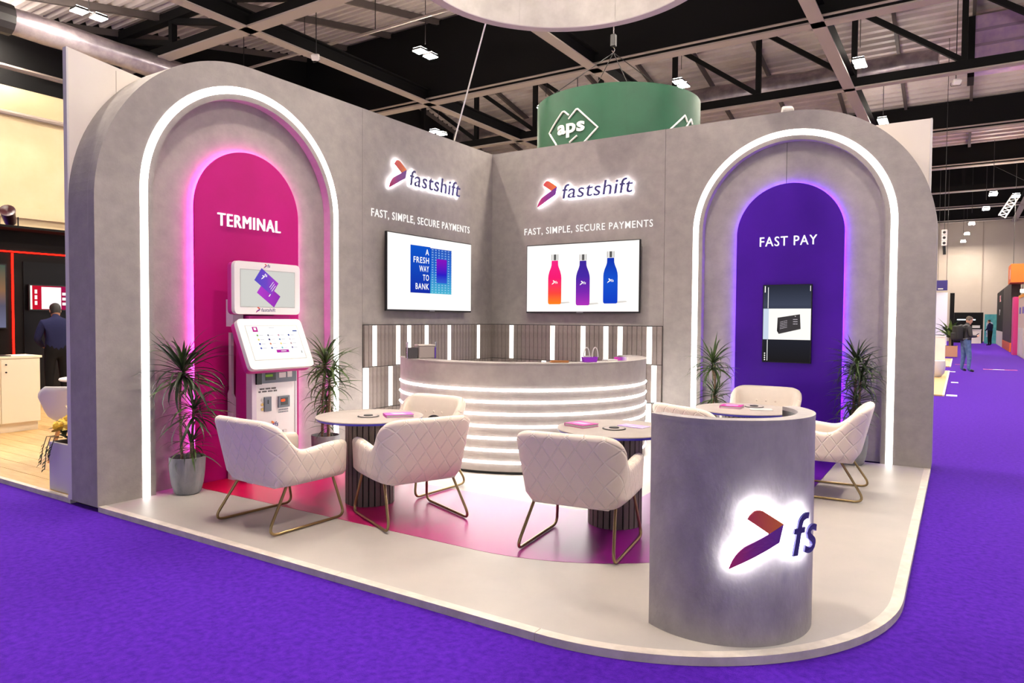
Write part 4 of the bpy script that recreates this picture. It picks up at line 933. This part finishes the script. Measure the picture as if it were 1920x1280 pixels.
# ------------------------------------------------------------------ people
def person(name, label, loc, yaw, joints, links, cols, head, hair, extras=None):
    """joints: id -> (x, y, z, radius), facing +y; links: (a, b, part)"""
    ids = list(joints); me = bpy.data.meshes.new('body'); me.from_pydata([joints[i][:3] for i in ids], [(ids.index(a), ids.index(b)) for a, b, _ in links], [])
    o = bpy.data.objects.new('body', me); COL.objects.link(o); mod = o.modifiers.new('skin', 'SKIN'); sub = o.modifiers.new('sub', 'SUBSURF'); sub.levels = 2; sub.render_levels = 2
    for k, i in enumerate(ids):
        sv = me.skin_vertices[0].data[k]; r = joints[i][3]; sv.radius = r if isinstance(r, tuple) else (r, r); sv.use_root = (i == 'pelvis')
    bpy.context.view_layer.update(); ev = bpy.data.meshes.new_from_object(o.evaluated_get(bpy.context.evaluated_depsgraph_get())); bpy.data.objects.remove(o)
    parts = list(cols)
    ev.materials.clear()
    for p in parts: ev.materials.append(cols[p])
    J = {i: Vector(joints[i][:3]) for i in ids}
    for p in ev.polygons:
        c = p.center; best = None
        for a, b_, pt in links:
            A, B = J[a], J[b_]; tt = max(0, min(1, (c - A).dot(B - A) / max(1e-9, (B - A).length_squared))); d = (c - A - (B - A) * tt).length / (max(joints[a][3] if not isinstance(joints[a][3], tuple) else joints[a][3][0], .03))
            if best is None or d < best[0]: best = (d, pt)
        p.material_index = parts.index(best[1]); p.use_smooth = True
    t = thing(name, label, 'person', loc, (0, 0, R_(yaw))); obj('body', ev, t)
    hx, hy, hz, tiltx = head
    h = thing('head', None, None, (hx, hy, hz), (tiltx, 0, 0)); h.parent = t
    q = MB(); vs = []; prof = [(-.125, .03, .03, .045), (-.105, .052, .055, .03), (-.07, .066, .078, .01), (-.03, .072, .088, .0), (.02, .077, .096, -.004), (.065, .076, .095, -.006), (.10, .062, .078, -.008), (.122, .036, .045, -.01), (.13, .004, .005, -.01)]
    n = 18
    for z, rx, ry, cy in prof: vs += [(rx * math.cos(2 * PI * i / n), cy + ry * math.sin(2 * PI * i / n), z) for i in range(n)]
    q.add(vs, [(j * n + i, j * n + (i + 1) % n, (j + 1) * n + (i + 1) % n, (j + 1) * n + i) for j in range(len(prof) - 1) for i in range(n)] + [tuple(range(n))]); q.build('face', cols['skin'], h, True)
    q = MB(); q.add([(-.014, .088, -.02), (.014, .088, -.02), (0, .118, -.022), (0, .09, .03)], [(0, 1, 2), (1, 3, 2), (3, 0, 2)]); q.build('nose', cols['skin'], h)
    for s_ in (-1, 1):
        q = MB(); q.lathe([(.0001, -.008), (.009, -.004), (.009, .004), (.0001, .008)], 8); e = q.build('eye', M_BLACK, h, True); e.location = (s_ * .03, .086, .012)
        q = MB(); q.lathe([(.0001, -.012), (.02, -.008), (.024, .0), (.02, .008), (.0001, .012)], 10); e = q.build('ear', cols['skin'], h, True); e.location = (s_ * .077, -.005, .0); e.rotation_euler = (0, R_(90), 0); e.scale = (1.35, .8, 1)
    MB().box(-.022, .022, .082, .091, -.062, -.054).build('mouth', mat('lip', (150, 90, 84), .5), h)
    if hair:
        hc, z0 = hair; q = MB(); vs = []; pr = [(z, rx * 1.05 + .004, ry * 1.05 + .004, cy) for z, rx, ry, cy in prof if z >= z0]
        for z, rx, ry, cy in pr: vs += [(rx * math.cos(2 * PI * i / n), cy - .006 + ry * math.sin(2 * PI * i / n) * (1 if math.sin(2 * PI * i / n) < .2 or z > .07 else .6), z + .004) for i in range(n)]
        q.add(vs, [(j * n + i, j * n + (i + 1) % n, (j + 1) * n + (i + 1) % n, (j + 1) * n + i) for j in range(len(pr) - 1) for i in range(n)]); q.build('hair', hc, h, True)
    return t
def hand(t, wrist, direc, down, mtl):
    """palm, four curled fingers of unequal length and a thumb from the side of the palm"""
    d = Vector(direc).normalized(); dn = Vector(down).normalized(); sd = d.cross(dn).normalized(); W_ = Vector(wrist); q = MB()
    q.tube([W_, W_ + d * .03, W_ + d * .06, W_ + d * .085], [.022, .032, .034, .028], 8)
    for k, (off, L) in enumerate(((-.03, .055), (-.01, .066), (.01, .062), (.03, .048))):
        p0 = W_ + d * .075 + sd * off; q.tube([p0, p0 + d * L * .45, p0 + d * L * .75 + dn * L * .3, p0 + d * L * .8 + dn * L * .65], [.010, .009, .008, .006], 6)
    p0 = W_ + d * .03 - sd * .025; q.tube([p0, p0 - sd * .025 + d * .02, p0 - sd * .028 + d * .05 + dn * .01], [.011, .010, .007], 6)
    return q.build('hand', mtl, t, True)
M_JKT = mat('jacket_black', (38, 36, 40), .7); M_JEAN = mat('jeans_blue', (62, 84, 128), .8, c2=(84, 108, 150), scale=12); M_SHOE = mat('shoe_black', (22, 20, 22), .5); M_HAIRG = mat('hair_grey', (90, 76, 66), .7); M_SHIRT = mat('shirt_grey', (150, 150, 152), .7)
LK = [('pelvis', 'waist', 'top'), ('waist', 'chest', 'top'), ('chest', 'neck', 'top'), ('neck', 'skull', 'skin'), ('chest', 'shl', 'top'), ('shl', 'ell', 'top'), ('ell', 'wrl', 'top'), ('chest', 'shr', 'top'), ('shr', 'elr', 'top'), ('elr', 'wrr', 'top'),
      ('pelvis', 'hpl', 'legs'), ('hpl', 'knl', 'legs'), ('knl', 'anl', 'legs'), ('anl', 'tol', 'shoe'), ('pelvis', 'hpr', 'legs'), ('hpr', 'knr', 'legs'), ('knr', 'anr', 'legs'), ('anr', 'tor', 'shoe')]
J = dict(pelvis=(0, 0, .96, (.16, .12)), waist=(0, .0, 1.12, (.165, .13)), chest=(0, -.01, 1.36, (.185, .13)), neck=(0, .03, 1.51, .06), skull=(0, .07, 1.60, .05),
         shl=(-.19, -.01, 1.42, .075), ell=(-.25, .02, 1.14, .056), wrl=(-.10, .27, 1.12, .036), shr=(.19, -.01, 1.42, .075), elr=(.25, .02, 1.14, .056), wrr=(.10, .27, 1.14, .036),
         hpl=(-.10, 0, .88, .105), knl=(-.15, .02, .48, .072), anl=(-.21, 0, .085, .048), tol=(-.23, .16, .035, .035), hpr=(.10, 0, .88, .105), knr=(.15, .04, .48, .072), anr=(.19, 0, .085, .048), tor=(.21, .16, .035, .035))
p = person('person', 'man in black jacket and blue jeans in the aisle, looking at his phone', (6.0, 18.1, 0), -62, J, LK, dict(top=M_JKT, skin=M_SKIN, legs=M_JEAN, shoe=M_SHOE), (0, .09, 1.645, R_(-24)), (M_HAIRG, -.03))
hand(p, (-.10, .27, 1.12), (.5, .8, .1), (.6, 0, .6), M_SKIN); hand(p, (.10, .27, 1.14), (-.5, .8, .1), (-.6, 0, .6), M_SKIN)
ph = MB(); ph.box(-.036, .036, -.004, .004, -.07, .07, .003); ph = ph.build('phone', M_BLACK); ph.location = Vector((6.0, 18.1, 1.19)) + Vector((math.cos(R_(28)), math.sin(R_(28)), 0)) * .335; ph.rotation_euler = (R_(-50), 0, R_(-62)); tag(ph, 'black phone in the hands of the man in the aisle', 'phone')
q = MB(); bp_ = thing('backpack', 'dark backpack worn by the man in the purple aisle', 'backpack', (6.0 - math.cos(R_(28)) * .23, 18.1 - math.sin(R_(28)) * .23, 1.0), (0, 0, R_(-62)))
me = pillow(-.17, .17, -.14, .08, .0, .48, .07); me.materials.clear(); me.materials.append(mat('bag_black', (26, 25, 28), .8)); obj('pack', me, bp_)
me = pillow(-.13, .13, -.19, -.10, .03, .26, .04); me.materials.clear(); me.materials.append(mat('bag_black', (26, 25, 28), .8)); obj('pocket', me, bp_)
for s_ in (-1, 1): MB().tube(fillet([(s_ * .12, .06, .46), (s_ * .13, .16, .52), (s_ * .13, .33, .36), (s_ * .15, .30, .1), (s_ * .15, .06, .05)], .08), .017, 6).build('strap', mat('strap_grey', (120, 118, 120), .8), bp_)
# man in the booth on the left, from behind
M_NAVYT = mat('shirt_navy', (28, 30, 64), .85, spec=.2); M_TROU = mat('trousers_black', (14, 12, 15), .85, spec=.2); M_HAIRD = mat('hair_dark', (26, 20, 18), .6)
J2 = dict(J); J2.update(wrl=(-.14, .24, 1.02, .036), wrr=(.14, .24, 1.04, .036), ell=(-.28, .02, 1.15, .058), elr=(.28, .02, 1.15, .058), anl=(-.12, 0, .085, .048), tol=(-.13, .16, .035, .035), knl=(-.11, .02, .48, .072), knr=(.11, .02, .48, .072), anr=(.12, 0, .085, .048), tor=(.13, .16, .035, .035), shl=(-.2, -.01, 1.42, .08), shr=(.2, -.01, 1.42, .08))
p = person('person', 'man in a navy shirt seen from behind in the red lit booth at the left', (-7.2, -2.68, PZ), 80, J2, LK, dict(top=M_NAVYT, skin=M_SKIN, legs=M_TROU, shoe=M_SHOE), (.01, .10, 1.63, R_(-26)), (M_HAIRD, -.08))
hand(p, (-.14, .24, 1.02), (.4, .8, 0), (.3, 0, -.6), M_SKIN); hand(p, (.14, .24, 1.04), (-.4, .8, 0), (-.3, 0, -.6), M_SKIN)
p = person('person', 'person in dark clothes beside the teal panel at the far end of the aisle', (7.55, 49.5, 0), 60, J2, LK, dict(top=M_NAVYT, skin=M_SKIN, legs=M_TROU, shoe=M_SHOE), (0, .08, 1.64, R_(-10)), (M_HAIRD, -.05))

# ------------------------------------------------------------------ booth on the left
t = thing('booth_floor', 'light oak plank floor of the booth on the left with a pale edge', 'floor', (-8.2, -5.58, 0))
MB().box(0, 7.75, 0, 5.6, 0, .034).build('subfloor', mat('sub', (120, 96, 66), .7), t)
MB().box(0, 7.74, -.045, 0, 0, .042).build('edge_trim', M_TRIM, t)
q = MB(); q.box(0, 1.188, 0, .188, 0, .006, .001); PL = q.mesh('plank', M_WOODF)
for j in range(29):
    for i in range(-1, 7):
        x0 = i * 1.192 + (j * 0.47) % 1.19
        if -.01 < x0 < 6.56: obj('plank', PL, t, (x0, j * .192 + .002, .034))
        elif x0 <= -.01 and x0 > -1.19: obj('plank', PL, t, (0, j * .192 + .002, .034), sc=((1.188 + x0) / 1.19, 1, 1))
        elif 6.56 <= x0 < 7.7: obj('plank', PL, t, (x0, j * .192 + .002, .034), sc=((7.74 - x0) / 1.19, 1, 1))
M_REDLED = emit('led_red', (255, 16, 8), 8.0); M_BOOTH = mat('booth_black', (9, 6, 7), .5, spec=.2)
t = thing('booth_wall', 'black booth wall edged with red light lines at the left', 'wall', (-8.05, -10, PZ))
MB().box(-.1, 0, 0, 10.5, 0, 3.02).build('wall_sheet', M_BOOTH, t); MB().box(-.05, .5, 0, 10.5, 3.02, 3.06).build('canopy', M_BLACKM, t)
MB().box(0, .03, 3.7, 9.9, 2.645, 2.667).build('red_line', M_REDLED, t); MB().box(0, .03, 6.995, 7.017, .2, 2.63).build('red_line', M_REDLED, t); 
MB().box(.0, .02, 7.17, 9.4, .2, 2.5).build('gloss_panel', mat('gloss_black', (8, 6, 9), .3, spec=.3), t)
t = thing('booth_screen', 'screen with grey street picture cut by the left edge of the photo', 'screen', (-8.02, -4.4, 1.36))
MB().box(.0, .05, 0, 1.29, 0, 1.11).build('casing', M_BLACK, t); MB().box(.05, .052, .02, 1.27, .02, 1.09).build('display', ramp_mat('street', [(0, (120, 120, 150)), (.35, (96, 92, 112)), (.6, (150, 110, 80)), (1, (80, 96, 84))], 'Z', .8), t)
for k in range(5): MB().box(.052, .0535, .85 + .07 * k, .88 + .07 * k, .2 + .13 * k, .24 + .13 * k).build('picture_mark', M_SCR, t)
t = thing('booth_screen', 'bright red and white screen above the man in the left booth', 'screen', (-7.99, -2.78, 1.68))
MB().box(.0, .04, 0, .98, 0, .46).build('casing', M_BLACK, t); MB().box(.04, .042, .02, .96, .02, .44).build('display', ramp_mat('redpict', [(0, (200, 20, 40)), (.5, (160, 20, 60)), (1, (110, 20, 120))], 'Y', 1.0), t)
MB().box(.042, .044, .2, .52, .03, .42).build('white_page', emit('page_white', (255, 250, 255), 1.3), t); MB().box(.042, .044, .02, .05, .02, .44).build('side_bar', M_SCR, t); MB().box(.042, .044, .66, .72, .02, .44).build('side_bar', M_SCR, t)
for k in range(3): MB().box(.042, .044, .09, .13, .1 + .1 * k, .17 + .1 * k).build('picture_mark', M_SCR, t); MB().box(.042, .044, .54, .6, .1 + .09 * k, .15 + .09 * k).build('picture_mark', M_SCR, t)
M_CAB = mat('cabinet_cream', (236, 222, 196), .5)
t = thing('storage_cabinet', 'cream storage cabinet with locked doors in the left booth', 'cabinet', (-4.7, -4.02, PZ))
MB().box(-.45, 0, -1.9, 0, .12, .98).build('carcass', M_CAB, t); MB().box(-.47, .02, -1.92, .02, .98, 1.01).build('worktop', M_CAB, t); MB().box(-.43, -.03, -1.88, -.02, .0, .12).build('plinth', M_CAB, t)
for k in range(4):
    d = MB().box(.001, .018, -.47 * (k + 1) + .005, -.47 * k - .012, .125, .97).build('door', M_CAB, t)
    for z in (.80, .90): q = MB(); q.lathe([(.0001, 0), (.011, 0), (.011, .012), (.0001, .012)], 10); o = q.build('door_lock', M_DARK, d); o.location = (.018, -.47 * (k + 1) + .06, z); o.rotation_euler = (0, R_(90), 0)
t = thing('tablet', 'dark flat tablet lying on the cream cabinet', 'tablet', (-4.8, -4.5, PZ + 1.011)); MB().box(-.1, .1, -.14, .14, 0, .012, .003).build('tablet_body', M_BLACK, t)
MB().box(-.09, .09, -.13, .13, .012, .013).build('glass', M_BLACK, t)
t = thing('tub_chair', 'white plastic tub chair with wooden legs behind the flower box', 'chair', (-2.3, -4.72, PZ), (0, 0, R_(65)))
vs = []; fs = []; n = 18
for j, (z, r, zt) in enumerate(((.40, .03, 0), (.405, .12, 0), (.43, .195, 0), (.48, .24, 0), (.56, .27, 0), (.66, .295, 0), (.74, .315, 0), (.80, .33, 0))):
    for i in range(n + 1):
        a = R_(150 + 240 * i / n); e = abs(i / n - .5) * 2; zz = .42 + (z - .42) * (1 - .55 * max(0, e - .45) / .55); vs.append((r * math.cos(a), r * math.sin(a) * .92, zz))
for j in range(7):
    for i in range(n): fs.append((j * (n + 1) + i, j * (n + 1) + i + 1, (j + 1) * (n + 1) + i + 1, (j + 1) * (n + 1) + i))
q = MB(); q.add(vs, fs); o = q.build('shell', M_WHITE, t, True); so = o.modifiers.new('thick', 'SOLIDIFY'); so.thickness = .014
q = MB(); q.lathe([(.0001, .405), (.17, .42), (.19, .44), (.0001, .45)], 20); q.build('seat', M_WHITE, t, True)
for x, y in ((.16, .16), (-.16, .16), (.16, -.16), (-.16, -.16)): MB().tube([(x * .7, y * .7, .43), (x * 1.45, y * 1.45, 0)], [.02, .013], 8).build('leg', mat('beech', (206, 150, 90), .5), t)
t = thing('cafe_table', 'round white cafe table behind the white tub chair', 'table', (-3.75, -3.75, PZ)); q = MB(); q.lathe([(.0001, .71), (.42, .71), (.43, .725), (.42, .74), (.0001, .74)], 36); q.build('table_top', M_WHITE, t, True); q = MB(); q.cyl((0, 0), .035, 0, .71); q.build('pedestal', M_WHITE, t, True); q = MB(); q.lathe([(.0001, 0), (.24, 0), (.23, .02), (.0001, .03)], 28); q.build('foot', M_WHITE, t, True)
t = thing('flower_box', 'tall white planter box beside the end of the left wall', 'planter', (-.70, -5.37, PZ)); MB().box(-.27, .2, -.19, .19, 0, .43, .004).build('box_body', M_WHITE, t); MB().box(-.25, .18, -.17, .17, .43, .432).build('soil', M_SOIL, t)
rnd = random.Random(4); fl_ = thing('flower_arrangement', 'yellow and cream flowers with trailing dark leaves in the white planter box', 'flowers', (-.80, -5.37, PZ + .432))
M_YEL = mat('petal_yellow', (232, 190, 40), .6, c2=(244, 212, 84), scale=20); M_CRM = mat('petal_cream', (240, 226, 180), .6); M_DKG = mat('leaf_dusty', (44, 56, 40), .5)
def bloom(x, y, z, r, mtl):
    f = thing('bloom', None, None, (x, y, z), (rnd.uniform(-.5, .5), rnd.uniform(-.5, .5), rnd.uniform(0, 3))); f.parent = fl_; q = MB()
    for ring_, (n, rr, zz, tl_) in enumerate(((8, r, 0, .25), (7, r * .78, r * .2, .7), (6, r * .52, r * .35, 1.15))):
        for k in range(n):
            a = 2 * PI * (k + ring_ * .4) / n; c, s_ = math.cos(a), math.sin(a); ct, st = math.cos(tl_), math.sin(tl_)
            pts = [(0, 0, zz * .4), (rr * .6 * ct, -rr * .33, zz * .4 + rr * .5 * st), (rr * ct, -rr * .2, zz * .4 + rr * st), (rr * ct, rr * .2, zz * .4 + rr * st), (rr * .6 * ct, rr * .33, zz * .4 + rr * .5 * st)]
            q.add([(c * x_ - s_ * y_, s_ * x_ + c * y_, z_) for x_, y_, z_ in pts], [(0, 1, 2, 3, 4)])
    k0 = len(q.v); q.lathe([(.0001, r * .05), (r * .5, r * .2), (r * .62, r * .5), (r * .5, r * .8), (.0001, r * .98)], 9)
    q.v[k0:] = [(x_ * rnd.uniform(.8, 1.15), y_ * rnd.uniform(.8, 1.15), z_) for x_, y_, z_ in q.v[k0:]]
    q.build('petals', mtl, f)
for x, y, z, r, mm in ((-.06, -.14, .10, .085, M_YEL), (.0, -.08, .18, .07, M_YEL), (-.16, -.1, .12, .065, M_YEL), (-.2, -.04, .14, .06, M_YEL), (-.05, .05, .22, .07, M_YEL), (.08, -.12, .13, .07, M_YEL), (.1, .04, .18, .05, M_CRM), (.15, -.05, .22, .045, M_CRM), (-.12, .08, .2, .05, M_CRM)): bloom(x, y, z, r, mm)
LF2 = leaf_mesh(1, .16, .5).mesh('leaf', M_DKG, True); LF3 = leaf_mesh(1, .10, .3).mesh('leaf', M_CRM, True)
for k in range(34):
    a = rnd.uniform(0, 6.28); l = rnd.uniform(.10, .18); obj('leaf', LF2, fl_, (rnd.uniform(-.2, .12), rnd.uniform(-.12, .1), rnd.uniform(.03, .12)), (0, rnd.uniform(-.9, .5), a), (l, l, l))
for k in range(9): l = rnd.uniform(.12, .2); obj('leaf', LF3, fl_, (rnd.uniform(-.15, .15), rnd.uniform(-.1, .1), rnd.uniform(.12, .24)), (0, rnd.uniform(-1.4, -.8), rnd.uniform(0, 6.28)), (l, l, l))
for k, (x0, ln) in enumerate(((-.1, .2), (-.03, .24), (.04, .15))):
    P = [(x0, -.17, .05), (x0 - .02, -.23, .05), (x0 - .05, -.25, -.06), (x0 - .08, -.255, -ln)]; MB().tube(P, .004, 5).build('trailing_stem', M_DKG, fl_)
    for j in range(7):
        f_ = .25 + j * .12; p_ = Vector(P[1]).lerp(Vector(P[3]), min(1, f_)); l = .05; obj('leaf', LF2, fl_, p_, (0, .6, rnd.uniform(2.5, 5.5)), (l, l * 1.5, l))
t = thing('stage_light', 'dark red lit stage light on top of the black booth wall', 'spotlight', (-8.0, -3.05, PZ + 3.06))
q = MB(); q.lathe([(.0001, -.16), (.09, -.16), (.11, .10), (.12, .16), (.10, .16), (.0001, .12)], 16); o = q.build('lamp_body', mat('lamp_maroon', (60, 14, 22), .3), t, True); o.location = (0, 0, .2); o.rotation_euler = (R_(60), 0, R_(60)); MB().tube(fillet([(0, -.14, .2), (0, -.14, .0), (0, .14, .0), (0, .14, .2)], .03), .012, 6).build('yoke', M_BLACK, t)

# ------------------------------------------------------------------ booths down the aisle on the right
M_SLAB = mat('added_slab_grey', (172, 164, 156), .6)
for loc, sx, sy, lb in (((-17.8, .75, 0), 23.1, 8.0, 'grey floor slab added directly behind the stand, hidden by its walls'), ((-17.8, 9.6, 0), 18.8, 48, 'large grey floor slab added unseen behind the green drum sign'), ((12.4, -20, 0), 18, 76, 'grey floor slab added unseen beyond the right edge of the picture')):
    t = thing('booth_floor', lb, 'floor', loc); MB().box(0, sx, 0, sy, 0, .028).build('floor_board', M_SLAB, t); MB().box(0, sx, -.03, 0, 0, .03).build('edge_trim', M_TRIM, t)  # unseen slabs added to cut purple carpet bounce on the roof steel
for k, (y0, y1, lb) in enumerate(((9.0, 17.9, 'nearest strip of oak booth floor along the purple aisle'), (20.6, 26.8, 'farther strip of oak booth floor along the purple aisle'))):
    t = thing('booth_floor', lb, 'floor', (1.5, y0, 0)); MB().box(0, 4.05, 0, y1 - y0, 0, .03).build('floor_board', M_WOODF, t); MB().box(4.05, 4.09, 0, y1 - y0, 0, .032).build('edge_trim', mat('edge_cream', (220, 206, 180), .5), t)
t = thing('reception_desk', 'white booth desk in front of the palm beside the aisle', 'desk', (4.0, 21.9, .032)); MB().box(0, 1.38, 0, .6, .04, 1.0).build('body', M_WHITE2, t); MB().box(-.02, 1.40, -.02, .62, 1.0, 1.04).build('top', M_WHITE, t); MB().box(.03, 1.35, .03, .57, 0, .04).build('plinth', M_BLACK, t)
t = thing('palm_planter', 'terracotta planter box behind the white booth desk', 'planter', (5.45, 29.5, 0)); MB().box(-.3, .3, -.3, .3, 0, .5, .01).build('box_body', mat('terracotta', (196, 140, 112), .7), t); MB().box(-.27, .27, -.27, .27, .5, .502).build('soil', M_SOIL, t)
t = thing('palm', 'leafy green palm in the terracotta planter beside the aisle', 'plant', (5.45, 29.5, .5)); MB().tube([(0, 0, 0), (0, 0, .4)], .05, 8).build('stem', M_STEM, t)
PLF = [leaf_mesh(1, .07, d).mesh('leaf', mm, True) for d, mm in ((.6, mat('palm_green', (96, 130, 52), .5, c2=(150, 170, 84), scale=4)), (1.3, M_GREEN))]
for k in range(46):
    l = rnd.uniform(.7, 1.15); obj('leaf', PLF[k % 2], t, (0, 0, .3 + .15 * rnd.random()), (0, -R_(rnd.uniform(10, 80)), k * 2.4), (l, l, l))
t = thing('tub_chair', 'white round tub chair at the edge of the nearest aisle booth', 'chair', (5.15, 14.8, .03)); q = MB(); q.lathe([(.26, .0), (.34, .1), (.37, .3), (.36, .46), (.31, .47), (.30, .32), (.0001, .30)], 24); q.build('shell', M_WHITE, t, True); q = MB(); q.lathe([(.0001, .3), (.29, .3), (.28, .36), (.0001, .37)], 20); q.build('seat_cushion', M_WHITE, t, True)
def booth_wall(loc, w_, d, h, mtl, label, cap=None, base=None):
    t = thing('booth_wall', label, 'wall', loc); MB().box(0, w_, 0, d, base[0] if base else 0, h).build('wall_sheet', mtl, t)
    if base: MB().box(-.01, w_ + .01, -.01, d + .01, 0, base[0]).build('base', base[1], t)
    if cap: MB().box(-.01, w_ + .01, -.01, d + .01, h, h + cap[0]).build('cap', cap[1], t)
    return t
booth_wall((2.8, 36.1, 0), 2.42, .1, 3.2, mat('booth_white', (232, 232, 240), .5), 'white booth wall beside the aisle left of the black pillar')
booth_wall((5.3, 38.7, 0), .22, .3, 3.25, M_BLACKM, 'black pillar at the end of the white booth wall by the aisle')
t = thing('hanging_banner', 'small dark purple hanging banner above the white booth wall', 'banner', (4.7, 36.0, 3.3)); MB().box(0, .5, 0, .03, 0, .55).build('banner_sheet', mat('banner_purple', (46, 34, 110), .5), t); MB().box(.06, .3, -.004, 0, .06, .12).build('banner_print', M_WHITE, t)
for x in (.05, .45): MB().tube([(x, .015, .55), (x, .015, 6.5)], .01, 5).build('suspension_wire', M_DARK, t)
t = thing('aisle_speaker', 'white hanging loudspeaker column left in the view down the aisle', 'loudspeaker', (5.26, 22.1, 4.3))
for k in range(3): MB().box(-.09, .09, -.1, .1, .12 + .2 * k, .31 + .2 * k, .01).build('speaker_box', M_WHITE, t); q = MB(); q.lathe([(.05, 0), (.03, .012), (.0001, .02)], 14); o = q.build('speaker_cone', M_DARK, t); o.location = (0, -.105, .215 + .2 * k); o.rotation_euler = (R_(90), 0, 0)
MB().tube([(0, 0, .12), (.02, 0, -.2)], .05, 8).build('clamp', M_BLACK, t); MB().tube([(0, 0, .7), (0, 0, 7.75)], .01, 6).build('drop_rod', M_DARK, t)
t = booth_wall((5.4, 56.5, 0), 1.9, .2, 2.35, M_BLACKM, 'black booth at the far end of the aisle with a lit white line'); MB().box(.2, 1.4, -.03, 0, 1.75, 1.83).build('light_line', emit('far_line', (240, 250, 255), 2.5), t)
MB().box(1.2, 1.7, -.03, 0, 1.15, 1.35).build('far_sign', M_WHITE, t)
t = thing('reception_desk', 'pale desk in front of the far black booth', 'desk', (6.55, 54.5, 0)); MB().box(0, .6, 0, .5, 0, 1.02).build('body', M_WHITE2, t); MB().box(-.03, .63, -.03, .53, 1.02, 1.06).build('top', M_WHITE, t)
t = booth_wall((7.35, 55, 0), .75, .2, 2.2, mat('teal_panel', (40, 130, 140), .5, c2=(80, 160, 160), scale=2), 'teal panel at the far end of the aisle'); MB().box(.12, .5, -.02, 0, .5, 1.6).build('panel_print', mat('print_blue', (70, 80, 150), .5, c2=(200, 210, 220), scale=6), t)
t = booth_wall((8.1, 46, 0), .4, 9, 3.75, M_BLACKM, 'black booth tower lettered PX on the right of the aisle', base=(1.0, M_WHITE2))
tt = thing('lettering', None, None, (-.005, 4.4, 3.0), (R_(90), 0, R_(-90))); tt.parent = t; letters(tt, 'PX', 0, 1.5, 0, .42, mat('px_red', (220, 60, 60), .5, c2=(236, 230, 230), scale=1.2), .03, 0, .02)
tt = thing('lettering', None, None, (-.005, 4.4, 2.1), (R_(90), 0, R_(-90))); tt.parent = t; letters(tt, 'P', 0, .7, 0, .38, M_WHITE, .03, 0, .02)
booth_wall((8.1, 37.6, 0), .4, 8.3, 3.75, mat('booth_brown', (52, 40, 36), .6), 'dark brown booth wall on the right of the aisle with an orange foot', base=(.5, mat('orange', (240, 110, 30), .5)))
booth_wall((8.02, 33.6, 0), .3, 1.3, 2.85, mat('booth_pink', (230, 60, 140), .5), 'pink column at the corner of the cream booth on the right')
t = booth_wall((8.2, 27.5, 0), 4, 6.0, 2.75, mat('booth_cream', (226, 206, 186), .6), 'cream booth with an orange top at the right edge', cap=(.14, mat('orange_yellow', (250, 170, 50), .5)))
for k in range(3): MB().box(-.02, -.001, .5 + 1.8 * k, 1.9 + 1.8 * k, .05, 1.35).build('door_panel', M_WHITE2, t); MB().box(-.03, -.001, .7 + 1.8 * k, 1.2 + 1.8 * k, 2.0, 2.3).build('booth_sign', mat('sign_violet', (120, 100, 190), .5), t)
t = thing('hanging_banner', 'orange hanging box banner at the right edge above the aisle', 'banner', (7.96, 35.6, 3.65)); MB().box(0, 2.4, 0, 2.4, 0, .95).build('banner_box', mat('orange', (240, 110, 30), .5), t); MB().box(-.01, .0, .6, .9, .2, .7).build('banner_print', M_WHITE, t)
for x, y in ((.1, .1), (.9, .1)): MB().tube([(x, y, .95), (x, y, 4.3)], .012, 5).build('suspension_wire', M_DARK, t)
t = thing('spotlight', 'bright spotlight below the orange banner at the right edge', 'spotlight', (8.46, 35.4, 3.1)); MB().box(-.12, .12, -.05, .12, 0, .2).build('lamp_head', M_DARK, t); MB().box(-.1, .1, -.06, -.05, .02, .18).build('lamp_glass', emit('spot_warm', (255, 214, 130), 60.0), t); MB().tube([(0, .05, .2), (0, .05, .56)], .015, 6).build('drop_rod', M_DARK, t)
t = thing('lighting_truss', 'light alloy lattice truss with lamps at the far right under the roof', 'truss', (0, 0, 0)); A_, B_ = Vector((8.15, 37.0, 8.3)), Vector((7.55, 36.8, 7.2)); ax = (B_ - A_).normalized(); sx = ax.cross(Vector((0, 1, 0))).normalized() * .16; sy = Vector((0, .16, 0))
for a, b_ in ((1, 1), (1, -1), (-1, 1), (-1, -1)): MB().tube([A_ + sx * a + sy * b_, B_ + sx * a + sy * b_], .028, 6).build('truss_tube', M_WHITE, t)
for k in range(6):
    p0, p1 = A_.lerp(B_, k / 6), A_.lerp(B_, (k + 1) / 6); MB().tube([p0 + sx - sy, p1 - sx - sy], .016, 5).build('lattice_bar', M_WHITE, t); MB().tube([p1 + sx - sy, p1 - sx - sy], .016, 5).build('lattice_bar', M_WHITE, t)
for k, (x, y, l, w_, a, c, lb) in enumerate(((7.0, 20.05, .95, .16, 3, (226, 70, 60), 'red and white floor sticker on the purple aisle carpet'), (5.95, 22.6, .5, .14, 0, (226, 70, 60), 'thin red floor sticker behind the man in the aisle'), (5.75, 13.2, .16, .3, 0, (236, 230, 232), 'nearer white floor tag beside the booth floor edge'), (5.72, 9.3, .2, .35, 0, (236, 230, 232), 'nearest white floor tag beside the booth floor edge'), (5.66, 17.9, .16, .3, 0, (236, 230, 232), 'white floor tag at the far corner of the nearest oak floor'))):
    q = MB(); q.prism([(px - x, py - y) for px, py in quad(x, y, l, w_, a)], 0, .002); o = q.build('floor_sticker', mat('sticker%d' % c[1], c, .6)); o.location = (x, y, .0005); tag(o, lb, 'sticker')
    if k == 0: MB().box(-.2, .12, -.06, .06, .002, .003).build('white_field', M_WHITE, o)

for o in list(bpy.data.objects):
    if o.type == 'MESH' and len(o.data.polygons) == 0: print('EMPTY', o.name)
